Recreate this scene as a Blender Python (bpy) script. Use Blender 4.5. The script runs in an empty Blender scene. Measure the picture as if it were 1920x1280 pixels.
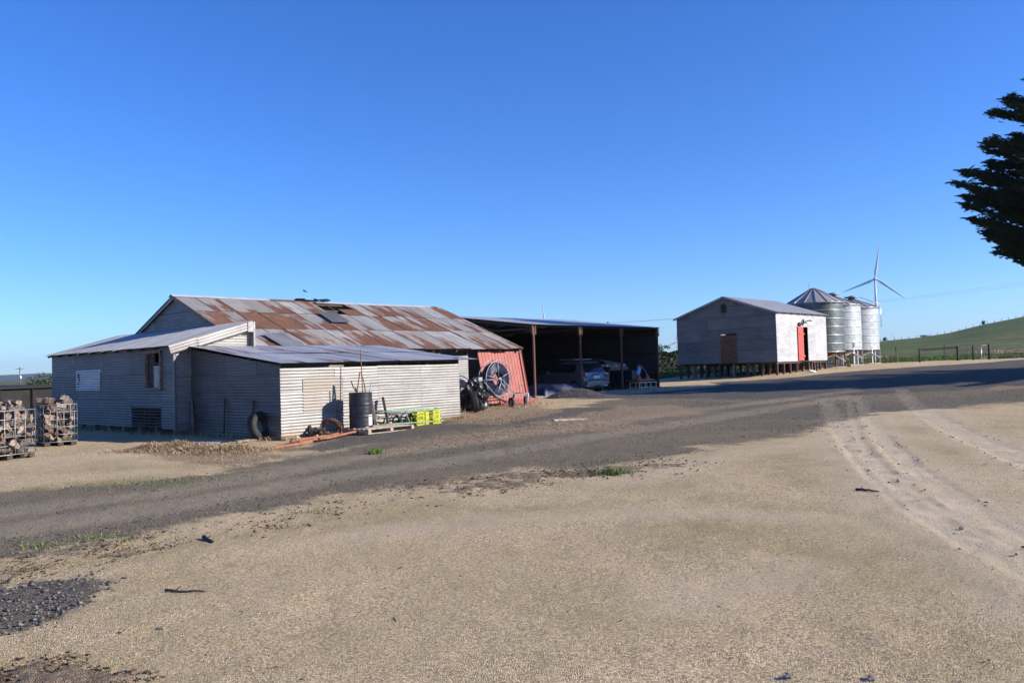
import bpy, bmesh, math, random
import numpy as np
from mathutils import Vector, Matrix

# ------------------------------------------------------------------ scene, camera, sky, sun
S = bpy.context.scene
C = S.collection
R = math.radians
random.seed(7)
rng = np.random.default_rng(11)

FPX = 1550.0                      # focal length in pixels of the 1920 wide photograph
ROLL, PITCH, EYE = R(1.75), R(1.70), 1.6
cam_d = bpy.data.cameras.new('camera'); cam_d.sensor_width = 36.0
cam_d.lens = FPX / 1920 * 36; cam_d.clip_start = 0.05; cam_d.clip_end = 20000
cam = bpy.data.objects.new('camera', cam_d); C.objects.link(cam)
Mcam = Matrix.Rotation(R(90) + PITCH, 4, 'X') @ Matrix.Rotation(-ROLL, 4, 'Z')
cam.matrix_world = Matrix.Translation((0, 0, EYE)) @ Mcam
S.camera = cam

SUN_AZ, SUN_EL = R(-12.0), R(23.5)          # azimuth measured from +X towards +Y
sdir = Vector((math.cos(SUN_AZ)*math.cos(SUN_EL), math.sin(SUN_AZ)*math.cos(SUN_EL), math.sin(SUN_EL)))
W = bpy.data.worlds.new('World'); S.world = W; W.use_nodes = True
wn = W.node_tree; wn.nodes.clear()
sky = wn.nodes.new('ShaderNodeTexSky'); sky.sky_type = 'NISHITA'; sky.sun_disc = False
sky.sun_elevation = SUN_EL; sky.sun_rotation = math.pi/2 - SUN_AZ
sky.altitude = 350; sky.air_density = 1.0; sky.dust_density = 0.12; sky.ozone_density = 2.6
bgn = wn.nodes.new('ShaderNodeBackground'); bgn.inputs[1].default_value = 0.067
wo = wn.nodes.new('ShaderNodeOutputWorld')
hs = wn.nodes.new('ShaderNodeHueSaturation'); hs.inputs['Saturation'].default_value = 1.22; hs.inputs['Hue'].default_value = .501
tint = wn.nodes.new('ShaderNodeMix'); tint.data_type = 'RGBA'; tint.blend_type = 'MULTIPLY'; tint.inputs[0].default_value = 1; tint.inputs[7].default_value = (.82, 1.20, 1.95, 1)
wn.links.new(sky.outputs[0], hs.inputs['Color']); wn.links.new(hs.outputs[0], tint.inputs[6]); wn.links.new(tint.outputs[2], bgn.inputs[0]); wn.links.new(bgn.outputs[0], wo.inputs[0])
sl = bpy.data.lights.new('sun', 'SUN'); sl.energy = 5.0; sl.angle = R(0.5); sl.color = (1.0, 0.93, 0.82)
so = bpy.data.objects.new('sun', sl); C.objects.link(so)
so.rotation_euler = sdir.to_track_quat('Z', 'Y').to_euler(); so.location = (60, 0, 60)
S.view_settings.view_transform = 'Standard'; S.view_settings.look = 'None'
S.view_settings.gamma = 1.0; S.view_settings.exposure = 0.68
try: S.view_settings.use_curve_mapping = False
except Exception: pass

# ------------------------------------------------------------------ terrain
def sstep(a, b, x):
    t = np.clip((x - a) / (b - a), 0, 1); return t*t*(3 - 2*t)
_wx = np.array([-1e5, 2.4, 8, 27, 33, 36.5, 40, 45, 60, 67, 1e5]); _wz = np.array([0, 0, .12, .12, .17, .27, .48, .64, .78, .9, .9])
_hx = np.array([-3.0, 0.06, .187, .348, .443, .495, .531, .574, .619, .8, 1.4, 3]); _hd = np.array([0, 0, 6, 15, 25.3, 30.8, 37.6, 52, 64, 96, 100, 60.])
def gz(x, y):
    x = np.asarray(x, float); y = np.asarray(y, float)
    w = x + .4*y
    g = (np.interp(w-1.2, _wx, _wz) + np.interp(w, _wx, _wz) + np.interp(w+1.2, _wx, _wz)) / 3
    ys = np.maximum(y, 1.0)
    a = x / ys
    hc = EYE + np.interp(a, _hx, _hd) * 350 / FPX
    hc = np.where(np.interp(a, _hx, _hd) < 3, g, hc)
    s = np.clip((y - 80) / 270, 0, 1)
    hill = g + (hc - g) * (s**1.15)
    return np.where(y > 80, hill, g)
def G(x, y): return float(gz(x, y))
def ray(px, py):
    v = Vector(((px - 960) / FPX, -(py - 640) / FPX, -1.0)); return (Mcam.to_3x3() @ v)
def gp(px, py, up=0.0):
    """the ground point seen at a photo pixel"""
    d = ray(px, py); z = 0.1
    for _ in range(12):
        t = (z - EYE) / min(d.z, -1e-4); p = d * t; z = G(p.x, p.y) + up
    return (p.x, p.y)
def at(px, py, Y):
    d = ray(px, py); t = Y / d.y; return Vector((d.x*t, Y, EYE + d.z*t))

def _hash(ix, iy, seed):
    n = (ix.astype(np.int64)*374761393 + iy.astype(np.int64)*668265263 + seed*982451653) & 0x7fffffff
    n = ((n ^ (n >> 13)) * 1274126177) & 0x7fffffff
    return ((n ^ (n >> 16)) & 0xffff) / 65535.0
def vn(x, y, seed=0):
    ix = np.floor(x); iy = np.floor(y); fx = x - ix; fy = y - iy
    fx = fx*fx*(3-2*fx); fy = fy*fy*(3-2*fy)
    a = _hash(ix, iy, seed); b = _hash(ix+1, iy, seed); c = _hash(ix, iy+1, seed); d = _hash(ix+1, iy+1, seed)
    return (a + (b-a)*fx)*(1-fy) + (c + (d-c)*fx)*fy
def fbm(x, y, seed=0, o=4):
    s = 0; a = .5; t = 0
    for i in range(o): s = s + a*vn(x, y, seed+i*17); t += a; a *= .5; x = x*2.03+3.1; y = y*2.03+1.7
    return s / t
def sd_poly(x, y, P):
    P = np.asarray(P, float); n = len(P); d = np.full(x.shape, 1e9); s = np.ones(x.shape)
    for i in range(n):
        ax, ay = P[i]; bx, by = P[i-1]
        ex, ey = bx-ax, by-ay; wx, wy = x-ax, y-ay
        t = np.clip((wx*ex+wy*ey)/(ex*ex+ey*ey+1e-12), 0, 1)
        d = np.minimum(d, (wx-ex*t)**2 + (wy-ey*t)**2)
        c1 = y >= ay; c2 = y < by; c3 = ex*wy > ey*wx
        fl = (c1 & c2 & c3) | (~c1 & ~c2 & ~c3); s = np.where(fl, -s, s)
    return s*np.sqrt(d)
def d_line(x, y, P):
    P = np.asarray(P, float); d = np.full(x.shape, 1e9)
    for i in range(len(P)-1):
        ax, ay = P[i]; bx, by = P[i+1]; ex, ey = bx-ax, by-ay
        t = np.clip(((x-ax)*ex+(y-ay)*ey)/(ex*ex+ey*ey+1e-12), 0, 1)
        d = np.minimum(d, (x-ax-ex*t)**2+(y-ay-ey*t)**2)
    return np.sqrt(d)
def PX(l): return [gp(a, b) for a, b in l]

ROAD = PX([(-500,960),(-200,945),(0,925),(250,905),(440,885),(600,848),(760,812),(1000,784),(1110,758),(1180,742),(1290,731)]) + \
       [(11,36),(13,35.5),(22,33),(40,34),(60,42),(42,37),(26,30),(17,25.5)] + \
       PX([(1640,775),(1560,796),(1470,818),(1370,835),(1200,862),(900,888),(600,938),(300,992),(0,1052),(-300,1115),(-500,1150)])
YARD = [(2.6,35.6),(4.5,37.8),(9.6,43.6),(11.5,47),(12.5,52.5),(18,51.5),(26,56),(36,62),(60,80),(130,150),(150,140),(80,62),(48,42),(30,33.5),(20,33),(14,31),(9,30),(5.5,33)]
APRON = PX([(560,842),(640,815),(760,796),(862,788),(960,782),(1060,764),(1120,760),(1180,768),(1000,792),(860,806),(700,832),(600,850)])
PATCH = PX([(-300,1090),(0,1092),(130,1088),(205,1100),(190,1122),(120,1150),(40,1178),(-300,1200)])
SPILL = PX([(1290,752),(1560,760),(1700,752),(1920,728),(2100,730),(2100,752),(1920,752),(1700,770),(1620,775),(1450,800)])
TRK = [(PX([(1545,745),(1562,775),(1585,815),(1640,880),(1730,955),(1840,1015),(2000,1090),(2150,1150)]), .21),
       (PX([(1610,745),(1625,775),(1660,830),(1720,890),(1810,950),(1930,1010),(2100,1080)]), .17),
       (PX([(1690,730),(1710,755),(1760,790),(1830,825),(1920,862),(2100,930)]), .24),
       (PX([(1590,740),(1600,790),(1625,850),(1690,930),(1790,1000),(1900,1060),(2050,1130)]), .10)]
RTRK = [PX([(-300,1035),(0,998),(300,950),(640,893),(1000,838),(1300,790),(1480,762),(1600,742)]),
        PX([(-300,985),(0,960),(300,925),(640,862),(1000,812),(1280,772),(1480,748),(1600,732)]),
        PX([(1290,735),(1500,715),(1700,700),(1920,690)])]
STRAW = [PX([(250,850),(270,835),(330,832),(400,842),(470,848),(520,862),(420,870),(300,862)]),
         PX([(520,836),(600,818),(700,797),(760,790),(700,806),(600,828),(540,845)]),
         PX([(860,792),(880,775),(930,762),(1010,760),(1060,770),(1010,785),(930,795)]),
         PX([(700,845),(860,815),(1000,800),(1200,785),(1180,800),(1000,815),(860,832),(740,850)]),
         PX([(1010,790),(1150,760),(1260,758),(1320,775),(1180,790),(1060,805)]),
         PX([(1860,705),(1920,700),(2000,700),(2000,716),(1920,716),(1860,716)])]
LITL = PX([(-200,1100),(0,1062),(150,1035),(300,1010),(450,985),(600,958),(760,935),(850,915),(960,898),(1100,890),(1240,876)])
LITL2 = PX([(790,910),(900,898),(1000,890),(1120,884),(1230,872)])
BARK = PX([(-300,1218),(0,1222),(80,1232),(130,1252),(230,1275),(330,1300),(-300,1340)])
MOSS = [(PX([(90,917),(150,912),(220,907),(330,905),(450,908)]), .50, 1.5), (PX([(0,1075),(200,1045),(450,1005),(620,975),(800,950)]), .45, .5),
        (PX([(1620,800),(1700,808),(1790,802)]), .9, .8), (PX([(1400,850),(1500,862),(1560,880)]), 1.0, .5),
        (PX([(1350,1000),(1500,1015),(1650,1020)]), .8, .6), (PX([(1690,835),(1780,850)]), .8, .6),
        (PX([(640,985),(900,962),(1150,950)]), .35, .6), (PX([(200,880),(350,872),(470,868)]), .4, .4), (PX([(1400,940),(1600,960),(1750,980)]), .5, .3)]
PALE = [(PX([(660,1000),(900,975),(1140,962),(1400,965),(1560,975)]), .35), (PX([(1540,780),(1590,830),(1640,900)]), .5),
        (PX([(1300,1130),(1400,1090),(1500,1060)]), .35), (PX([(1150,905),(1350,860),(1540,830)]), .4), (PX([(1600,1010),(1800,1005)]), .4),
        (PX([(0,870),(200,850),(330,850)]), .8)]

def masks(x, y):
    n1 = fbm(x*.35, y*.35, 1) - .5; n2 = fbm(x*1.7, y*1.7, 5) - .5; n3 = fbm(x*6, y*6, 9, 3) - .5
    r = np.hypot(x, y)
    ws = .25 + .012*r
    nz = n1*.9 + n2*.7 + n3*.3
    road = sstep(-ws*1.6, ws*1.6, -sd_poly(x, y, ROAD) + nz*1.5)
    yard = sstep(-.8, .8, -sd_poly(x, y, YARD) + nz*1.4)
    apr = sstep(-.4, .4, -sd_poly(x, y, APRON) + nz*1.0) * .95
    pat = sstep(-.30, .26, -sd_poly(x, y, PATCH) + n2*.5 + n3*.45)
    spl = sstep(-1.4, 1.0, -sd_poly(x, y, SPILL) + nz*2.6) * .75
    gravel = np.maximum.reduce([road, yard, apr, pat, spl])
    dark = np.maximum(apr, pat)                              # loose dark gravel
    trk = np.zeros_like(x)
    for P, w in TRK:
        d = d_line(x, y, P) + n2*.10 + n3*.05
        rib = .56 + .12*np.cos(d*2*np.pi/.17 + n1*4)
        trk = np.maximum(trk, (1 - sstep(w*.75, w*1.35, d)) * (.95 + n1*.5 + n2*.5) * rib)
    trk = np.clip(trk, 0, 1); rut = trk.copy()
    clod = np.zeros_like(x)
    for P, w in TRK: d = d_line(x, y, P) + n2*.10; clod = np.maximum(clod, np.exp(-((d-w*1.25)/.07)**2)*sstep(.08, .22, n3+n1*.4))
    for P in RTRK:
        d = d_line(x, y, P) + n2*.4
        trk = np.maximum(trk, (1 - sstep(.2, .75, d)) * road * .62)
    pale = np.zeros_like(x)
    for P, w in TRK: pale = np.maximum(pale, (1 - sstep(.25, 1.05, d_line(x, y, P) + n2*.5))*.75*(1-gravel*.5))
    for P, w in PALE:
        pale = np.maximum(pale, (1 - sstep(w*.2, w*1.8, d_line(x, y, P) + n2*.5)) * .6)
    moss = np.zeros_like(x)
    for P, w, a in MOSS:
        moss = np.maximum(moss, (1 - sstep(w*.15, w*1.7, d_line(x, y, P) + n2*w*.9 + n1*w*.6)) * a)
    moss = np.clip(moss + sstep(.02, .3, n1)*.22, 0, 1)*(1-pale)
    straw = np.zeros_like(x)
    for P in STRAW: straw = np.maximum(straw, sstep(-.5, .5, -sd_poly(x, y, P) + nz*1.5))
    lit = np.maximum((1 - sstep(.1, .95, d_line(x, y, LITL) + n2*1.1))*sstep(-.25, .12, n1+n3*.5), (1 - sstep(.1, .75, d_line(x, y, LITL2) + n2*.9))*sstep(-.3, .05, n2))
    lit = np.maximum(lit, sstep(-.12, .12, -sd_poly(x, y, BARK) + n2*.5 + n3*.3))
    # paddock: everything beyond the yard and the fence
    ya = 64 + 0*x
    fieldline = np.interp(x, [-400, -40, -20, -8, 4, 10, 16, 24, 30, 36, 45, 60, 400], [30, 34, 38, 50, 60, 63, 66, 73, 77, 75, 76, 84, 300])
    field = sstep(-.8, .8, y - fieldline + nz*3)
    lit = np.maximum(lit, clod*.3)
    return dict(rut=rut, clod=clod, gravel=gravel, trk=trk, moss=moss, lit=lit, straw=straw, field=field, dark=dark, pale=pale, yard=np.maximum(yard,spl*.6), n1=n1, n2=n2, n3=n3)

# ------------------------------------------------------------------ mesh helpers
def setp(o, label=None, cat=None, group=None, kind=None):
    if label: o['label'] = label
    if cat: o['category'] = cat
    if group: o['group'] = group
    if kind: o['kind'] = kind
    return o
def thing(name, label, cat, loc, rz=0, group=None):
    o = bpy.data.objects.new(name, None); C.objects.link(o); o.empty_display_size = .2
    o.location = loc; o.rotation_euler = (0, 0, rz); return setp(o, label, cat, group)
def link(name, me, parent=None, mat=None, mtx=None):
    o = bpy.data.objects.new(name, me); C.objects.link(o)
    if mat is not None and len(me.materials) == 0: me.materials.append(mat)
    o.color = (.06, .5, .05, 1)
    if parent is not None: o.parent = parent
    if mtx is not None: o.matrix_local = mtx
    return o
class MB:
    """collects shapes, becomes one mesh object"""
    def __init__(s): s.v = []; s.f = []; s.sm = []
    def add(s, vs, fs, smooth=False):
        b = len(s.v); s.v += [tuple(v) for v in vs]; s.f += [tuple(i+b for i in f) for f in fs]; s.sm += [smooth]*len(fs); return s
    def box(s, c, d, rz=0, rx=0, ry=0, jit=0):
        m = Matrix.Translation(c) @ Matrix.Rotation(rz, 4, 'Z') @ Matrix.Rotation(ry, 4, 'Y') @ Matrix.Rotation(rx, 4, 'X')
        x, y, z = d[0]/2, d[1]/2, d[2]/2
        vs = [m @ Vector((a*x + random.uniform(-jit, jit), b*y + random.uniform(-jit, jit), e*z + random.uniform(-jit, jit))) for a, b, e in
              ((-1,-1,-1),(1,-1,-1),(1,1,-1),(-1,1,-1),(-1,-1,1),(1,-1,1),(1,1,1),(-1,1,1))]
        return s.add(vs, [(0,3,2,1),(4,5,6,7),(0,1,5,4),(1,2,6,5),(2,3,7,6),(3,0,4,7)])
    def beam(s, a, b, w, h, up=(0,0,1)):
        a = Vector(a); b = Vector(b); d = (b-a).normalized(); u = Vector(up)
        if abs(d.dot(u)) > .98: u = Vector((1,0,0))
        x = d.cross(u).normalized(); z = x.cross(d)
        vs = [p + x*i*w/2 + z*j*h/2 for p in (a, b) for i, j in ((-1,-1),(1,-1),(1,1),(-1,1))]
        return s.add(vs, [(0,1,2,3),(7,6,5,4),(0,4,5,1),(1,5,6,2),(2,6,7,3),(3,7,4,0)])
    def tube(s, pts, r, n=8, close=False, cap=True, smooth=True):
        pts = [Vector(p) for p in pts]; m = len(pts); rr = r if isinstance(r, (list, tuple)) else [r]*m
        vs = []; prev = None
        for i, p in enumerate(pts):
            if close: d = pts[(i+1) % m] - pts[i-1]
            else: d = pts[min(i+1, m-1)] - pts[max(i-1, 0)]
            d.normalize()
            if prev is None:
                x = d.cross(Vector((0,0,1)));
                if x.length < .05: x = d.cross(Vector((1,0,0)))
            else: x = prev - d*prev.dot(d)
            x.normalize(); prev = x; y = d.cross(x)
            for k in range(n):
                a = 2*math.pi*k/n; vs.append(p + (x*math.cos(a) + y*math.sin(a))*rr[i])
        fs = []
        for i in range(m if close else m-1):
            j = (i+1) % m
            for k in range(n): fs.append((i*n+k, i*n+(k+1)%n, j*n+(k+1)%n, j*n+k))
        s.add(vs, fs, smooth)
        if cap and not close:
            b = len(s.v) - len(vs); s.f += [tuple(b+k for k in reversed(range(n))), tuple(b+(m-1)*n+k for k in range(n))]; s.sm += [False]*2
        return s
    def ring(s, c, R_, r, ax='Y', n=32, k=8, mtx=None):
        pts = []
        for i in range(n):
            a = 2*math.pi*i/n; u, v = math.cos(a)*R_, math.sin(a)*R_
            p = Vector((u, 0, v)) if ax == 'Y' else (Vector((0, u, v)) if ax == 'X' else Vector((u, v, 0)))
            p = p + Vector(c); pts.append(mtx @ p if mtx else p)
        return s.tube(pts, r, k, close=True)
    def lathe(s, prof, n=24, mtx=None, smooth=True, cap=True):
        vs = []
        for r, z in prof:
            for k in range(n):
                a = 2*math.pi*k/n; p = Vector((r*math.cos(a), r*math.sin(a), z)); vs.append(mtx @ p if mtx else p)
        m = len(prof); fs = [(i*n+k, i*n+(k+1)%n, (i+1)*n+(k+1)%n, (i+1)*n+k) for i in range(m-1) for k in range(n)]
        s.add(vs, fs, smooth)
        if cap:
            b = len(s.v) - len(vs)
            s.f += [tuple(b+k for k in reversed(range(n))), tuple(b+(m-1)*n+k for k in range(n))]; s.sm += [False]*2
        return s
    def mesh(s, name, mat):
        me = bpy.data.meshes.new(name); me.from_pydata(s.v, [], s.f)
        me.polygons.foreach_set('use_smooth', s.sm)
        if mat: me.materials.append(mat)
        me.update(); return me
    def build(s, name, mat, parent=None, mtx=None):
        return link(name, s.mesh(name, mat), parent, None, mtx)
def np_mesh(name, V, F, mat, smooth=False):
    """fast mesh from numpy arrays, F of one face size"""
    me = bpy.data.meshes.new(name); V = np.asarray(V, np.float32); F = np.asarray(F, np.int32)
    me.vertices.add(len(V)); me.vertices.foreach_set('co', V.ravel())
    k = F.shape[1]; me.loops.add(F.size); me.loops.foreach_set('vertex_index', F.ravel())
    me.polygons.add(len(F)); me.polygons.foreach_set('loop_start', np.arange(0, F.size, k, dtype=np.int32))
    me.polygons.foreach_set('loop_total', np.full(len(F), k, np.int32))
    if smooth: me.polygons.foreach_set('use_smooth', np.ones(len(F), bool))
    me.update(calc_edges=True); me.validate()
    if mat: me.materials.append(mat)
    return me
def copy_tree(o, parent=None):
    c = o.copy(); C.objects.link(c)
    if parent is not None: c.parent = parent
    for ch in list(o.children): copy_tree(ch, c)
    return c

# ------------------------------------------------------------------ materials
class NT:
    def __init__(s, name):
        s.m = bpy.data.materials.new(name); s.m.use_nodes = True; s.t = s.m.node_tree; s.t.nodes.clear()
        s.out = s.t.nodes.new('ShaderNodeOutputMaterial'); s.b = s.t.nodes.new('ShaderNodeBsdfPrincipled')
        s.t.links.new(s.b.outputs[0], s.out.inputs[0])
    def n(s, typ, **k):
        n = s.t.nodes.new(typ)
        for a, v in k.items(): setattr(n, a, v)
        return n
    def put(s, sock, v):
        if isinstance(v, bpy.types.NodeSocket): s.t.links.new(v, sock)
        elif v is not None: sock.default_value = v
    def coord(s, which='Object'): return s.n('ShaderNodeTexCoord').outputs[which]
    def pos(s): return s.n('ShaderNodeNewGeometry').outputs['Position']
    def mapp(s, v, scale=(1,1,1), loc=(0,0,0), rot=(0,0,0)):
        n = s.n('ShaderNodeMapping'); s.put(n.inputs['Vector'], v); s.put(n.inputs['Scale'], scale); s.put(n.inputs['Location'], loc); s.put(n.inputs['Rotation'], rot); return n.outputs[0]
    def noise(s, v, scale, detail=4, rough=.6, dist=0.0):
        n = s.n('ShaderNodeTexNoise'); s.put(n.inputs['Vector'], v); n.inputs['Scale'].default_value = scale
        n.inputs['Detail'].default_value = detail; n.inputs['Roughness'].default_value = rough; n.inputs['Distortion'].default_value = dist; return n.outputs[0]
    def vor(s, v, scale, feat='F1', out='Distance', rnd=1.0):
        n = s.n('ShaderNodeTexVoronoi', feature=feat); s.put(n.inputs['Vector'], v); n.inputs['Scale'].default_value = scale
        n.inputs['Randomness'].default_value = rnd; return n.outputs[out]
    def math(s, op, a, b=None, c=None, clamp=False):
        n = s.n('ShaderNodeMath', operation=op); n.use_clamp = clamp; s.put(n.inputs[0], a)
        if b is not None: s.put(n.inputs[1], b)
        if c is not None: s.put(n.inputs[2], c)
        return n.outputs[0]
    def ss(s, v, a, b):
        n = s.n('ShaderNodeMapRange', interpolation_type='SMOOTHSTEP'); s.put(n.inputs[0], v); s.put(n.inputs[1], a); s.put(n.inputs[2], b); return n.outputs[0]
    def mr(s, v, a, b, c, d):
        n = s.n('ShaderNodeMapRange'); s.put(n.inputs[0], v)
        for i, q in enumerate((a, b, c, d)): s.put(n.inputs[i+1], q)
        return n.outputs[0]
    def mix(s, f, a, b, mode='MIX'):
        n = s.n('ShaderNodeMix', data_type='RGBA', blend_type=mode); s.put(n.inputs[0], f)
        for i, v in ((6, a), (7, b)):
            if isinstance(v, tuple) and len(v) == 3: v = v + (1,)
            s.put(n.inputs[i], v)
        return n.outputs[2]
    def bump(s, h, strength=.5, dist=.02, normal=None):
        n = s.n('ShaderNodeBump'); s.put(n.inputs['Height'], h); s.put(n.inputs['Strength'], strength); s.put(n.inputs['Distance'], dist)
        if normal is not None: s.put(n.inputs['Normal'], normal)
        return n.outputs[0]
    def fin(s, col, rough=.8, metal=0.0, normal=None, spec=None):
        if isinstance(col, tuple) and len(col) == 3: col = col + (1,)
        s.put(s.b.inputs['Base Color'], col); s.put(s.b.inputs['Roughness'], rough); s.put(s.b.inputs['Metallic'], metal)
        if normal is not None: s.put(s.b.inputs['Normal'], normal)
        if spec is not None: s.put(s.b.inputs['Specular IOR Level'], spec)
        return s.m
def oinfo(t, o): return t.n('ShaderNodeObjectInfo').outputs[o]
def simple(name, col, rough=.7, metal=0.0, var=.25, scale=6, col2=None, bump=0.0, spec=None, thr=(.45, .62), amt=1.0):
    t = NT(name); v = t.coord(); rnd = oinfo(t, 'Random')
    off = t.n('ShaderNodeVectorMath', operation='ADD'); t.put(off.inputs[0], v)
    cmb = t.n('ShaderNodeCombineXYZ'); k = t.math('MULTIPLY', rnd, 37.0); [t.put(cmb.inputs[i], k) for i in range(3)]
    t.put(off.inputs[1], cmb.outputs[0]); v = off.outputs[0]
    n = t.noise(v, scale, 5, .65)
    lo = tuple(c*(1-var) for c in col); hi = tuple(min(1, c*(1+var)) for c in col)
    c = t.mix(t.ss(n, .3, .7), lo, hi)
    if col2: c = t.mix(t.math('MULTIPLY', t.ss(t.noise(v, scale*1.7, 6, .7), *thr), amt), c, col2)
    nm = t.bump(t.noise(v, scale*5, 4), bump, .01) if bump else None
    return t.fin(c, rough, metal, nm, spec)

def iron(name, base=(.42,.43,.44), metal=.30, rough=.5, rustamt=1.0, stretch=1.0):
    """weathered corrugated iron; object colour r = rust, g = tone, b = warm stain"""
    t = NT(name); v = t.coord(); rnd = oinfo(t, 'Random'); oc = oinfo(t, 'Color')
    sep = t.n('ShaderNodeSeparateColor'); t.put(sep.inputs[0], oc)
    rr, gg, bb = sep.outputs[0], sep.outputs[1], sep.outputs[2]
    cmb = t.n('ShaderNodeCombineXYZ'); k = t.math('MULTIPLY', rnd, 53.0); t.put(cmb.inputs[0], k); t.put(cmb.inputs[1], t.math('MULTIPLY', rnd, 91.0))
    off = t.n('ShaderNodeVectorMath', operation='ADD'); t.put(off.inputs[0], v); t.put(off.inputs[1], cmb.outputs[0]); v = off.outputs[0]
    vs = t.mapp(v, (1.6, .5, 1))
    big = t.noise(vs, 1.5, 4, .6)
    streak = t.noise(t.mapp(v, (13.2, .6, 1)), 1.6, 4, .65)
    fine = t.noise(t.mapp(v, (1, .5, 1)), 26, 4, .7)
    tone = t.math('ADD', t.math('MULTIPLY', big, .35), t.math('MULTIPLY', streak, .35))
    tone = t.math('ADD', tone, t.math('MULTIPLY', fine, .15))
    g0 = t.mix(t.ss(tone, .28, .58), tuple(c*.66 for c in base), tuple(min(1, c*1.18) for c in base))
    hsv = t.n('ShaderNodeHueSaturation'); t.put(hsv.inputs['Color'], g0); t.put(hsv.inputs['Value'], t.mr(gg, 0, 1, .45, 1.55)); g0 = hsv.outputs[0]
    warm = t.math('MULTIPLY', bb, t.mr(big, .3, .7, .55, 1.0))
    g0 = t.mix(warm, g0, (.27, .215, .165))
    # rust
    rs = t.math('ADD', t.math('MULTIPLY', t.noise(t.mapp(v, (2.3, .5, 1)), 1.15, 3, .55), .66), t.math('MULTIPLY', t.noise(t.mapp(v, (9, .35, 1)), 1.5, 5, .7), .24))
    rs = t.math('ADD', rs, t.math('MULTIPLY', fine, .14))
    sy = t.n('ShaderNodeSeparateXYZ'); t.put(sy.inputs[0], t.coord())
    rs = t.math('ADD', rs, t.math('MULTIPLY', t.math('SUBTRACT', .9, sy.outputs[1]), t.math('MULTIPLY', rr, .13)))
    th = t.mr(rr, 0, 1, .80, .30)
    rm = t.ss(rs, t.math('SUBTRACT', th, .035), t.math('ADD', th, .05))
    rc = t.mix(t.ss(fine, .38, .62), (.042, .010, .007), (.125, .030, .015))
    rc = t.mix(t.ss(t.noise(v, 5, 4), .52, .72), rc, (.21, .075, .035))
    c = t.mix(rm, g0, rc)
    halo = t.math('MULTIPLY', t.ss(rs, t.math('SUBTRACT', th, .10), th), t.math('MULTIPLY', rr, .40))
    c = t.mix(halo, c, (.36, .21, .12))
    # nail heads with a little rust run, grime along the laps
    sx, syy = sy.outputs[0], sy.outputs[1]
    nx = t.math('ABSOLUTE', t.math('SUBTRACT', t.math('MODULO', sx, .152), .076)); ny = t.math('MODULO', t.math('ADD', syy, 8.13), .86)
    nail = t.math('MULTIPLY', t.math('LESS_THAN', nx, .010), t.math('LESS_THAN', ny, .03))
    c = t.mix(t.math('MULTIPLY', nail, .6), c, (.07, .035, .022))
    lapm = t.math('MAXIMUM', t.math('COMPARE', syy, .008, .009), t.math('COMPARE', sx, .004, .007))
    c = t.mix(t.math('MULTIPLY', lapm, .55), c, (.05, .04, .035))
    wp_ = t.pos(); spz = t.n('ShaderNodeSeparateXYZ'); t.put(spz.inputs[0], wp_)
    mud = t.ss(t.math('ADD', spz.outputs[2], t.math('MULTIPLY', t.noise(wp_, 3.5, 4, .7), .55)), .75, .25)
    c = t.mix(t.math('MULTIPLY', mud, .6), c, (.22, .155, .095))
    run = t.ss(t.noise(t.mapp(wp_, (5, 5, .35)), 1.6, 4, .6), .60, .76)
    c = t.mix(t.math('MULTIPLY', run, .24), c, (.15, .075, .045))
    dent = t.noise(t.mapp(v, (.8, .8, 1)), 2.2, 2, .5)
    met = t.math('MULTIPLY', t.math('SUBTRACT', 1.0, rm), t.math('MULTIPLY', t.math('SUBTRACT', 1.0, bb), metal))
    rg = t.mix(rm, (rough,)*3, (.92,)*3)
    rg2 = t.math('ADD', t.n('ShaderNodeRGBToBW').outputs[0], 0)
    bw = rg2.node.inputs[0].links[0].from_node; t.put(bw.inputs[0], rg)
    nm = t.bump(t.math('ADD', t.math('MULTIPLY', fine, .5), t.math('MULTIPLY', dent, 9)), .35, .010)
    return t.fin(c, rg2, met, nm)

M = {}
M['iron'] = iron('corrugated_iron', (.205,.196,.186), metal=.18)
M['zinc'] = iron('zincalume', (.27,.265,.26), metal=.34, rough=.42)
M['roofiron'] = iron('roof_iron', (.36,.345,.315), metal=.10, rough=.5)
M['roofzinc'] = iron('roof_zinc', (.36,.36,.365), metal=.15, rough=.45)
M['shadeiron'] = iron('shade_darkened_iron', (.045,.038,.034), metal=0, rough=.8)  # iron darkened so the bay's shade sits in the wall colour
M['darksteel'] = simple('dark_steel', (.03,.017,.013), .8, 0, .4, 8)
M['wood'] = simple('weathered_timber', (.16,.12,.085), .9, 0, .45, 9, (.28,.24,.19), .5)
M['darkwood'] = simple('dark_timber', (.06,.045,.035), .9, 0, .4, 8, None, .4)
M['redwood'] = simple('red_oxide_timber', (.085,.032,.024), .85, 0, .4, 7, (.06,.04,.032), .4)
M['rustpost'] = simple('rusty_steel', (.095,.036,.024), .8, .1, .4, 12, (.16,.08,.05), .4)
M['rust'] = simple('rusted_bar', (.15,.06,.035), .85, .1, .4, 14, (.26,.13,.08), .3)
M['orangerust'] = simple('orange_rust', (.30,.115,.06), .85, 0, .35, 5, (.22,.10,.06), .3)
M['redpanel'] = simple('faded_red_paint', (.31,.068,.05), .6, 0, .14, 3, (.40,.16,.11), .2, thr=(.5,.8), amt=.5)
M['reddoor'] = simple('bright_red_door_paint', (.60,.085,.06), .5, 0, .18, 5, (.38,.07,.05), .1)
M['oldred'] = simple('dull_red_board', (.28,.05,.04), .7, 0, .3, 4, (.15,.06,.05), .2)
M['black'] = simple('black_plastic', (.012,.012,.013), .45, 0, .3, 5, None, .3)
M['rubber'] = simple('tyre_rubber', (.016,.016,.017), .78, 0, .3, 12, (.06,.055,.05), .4, amt=.35)
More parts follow.
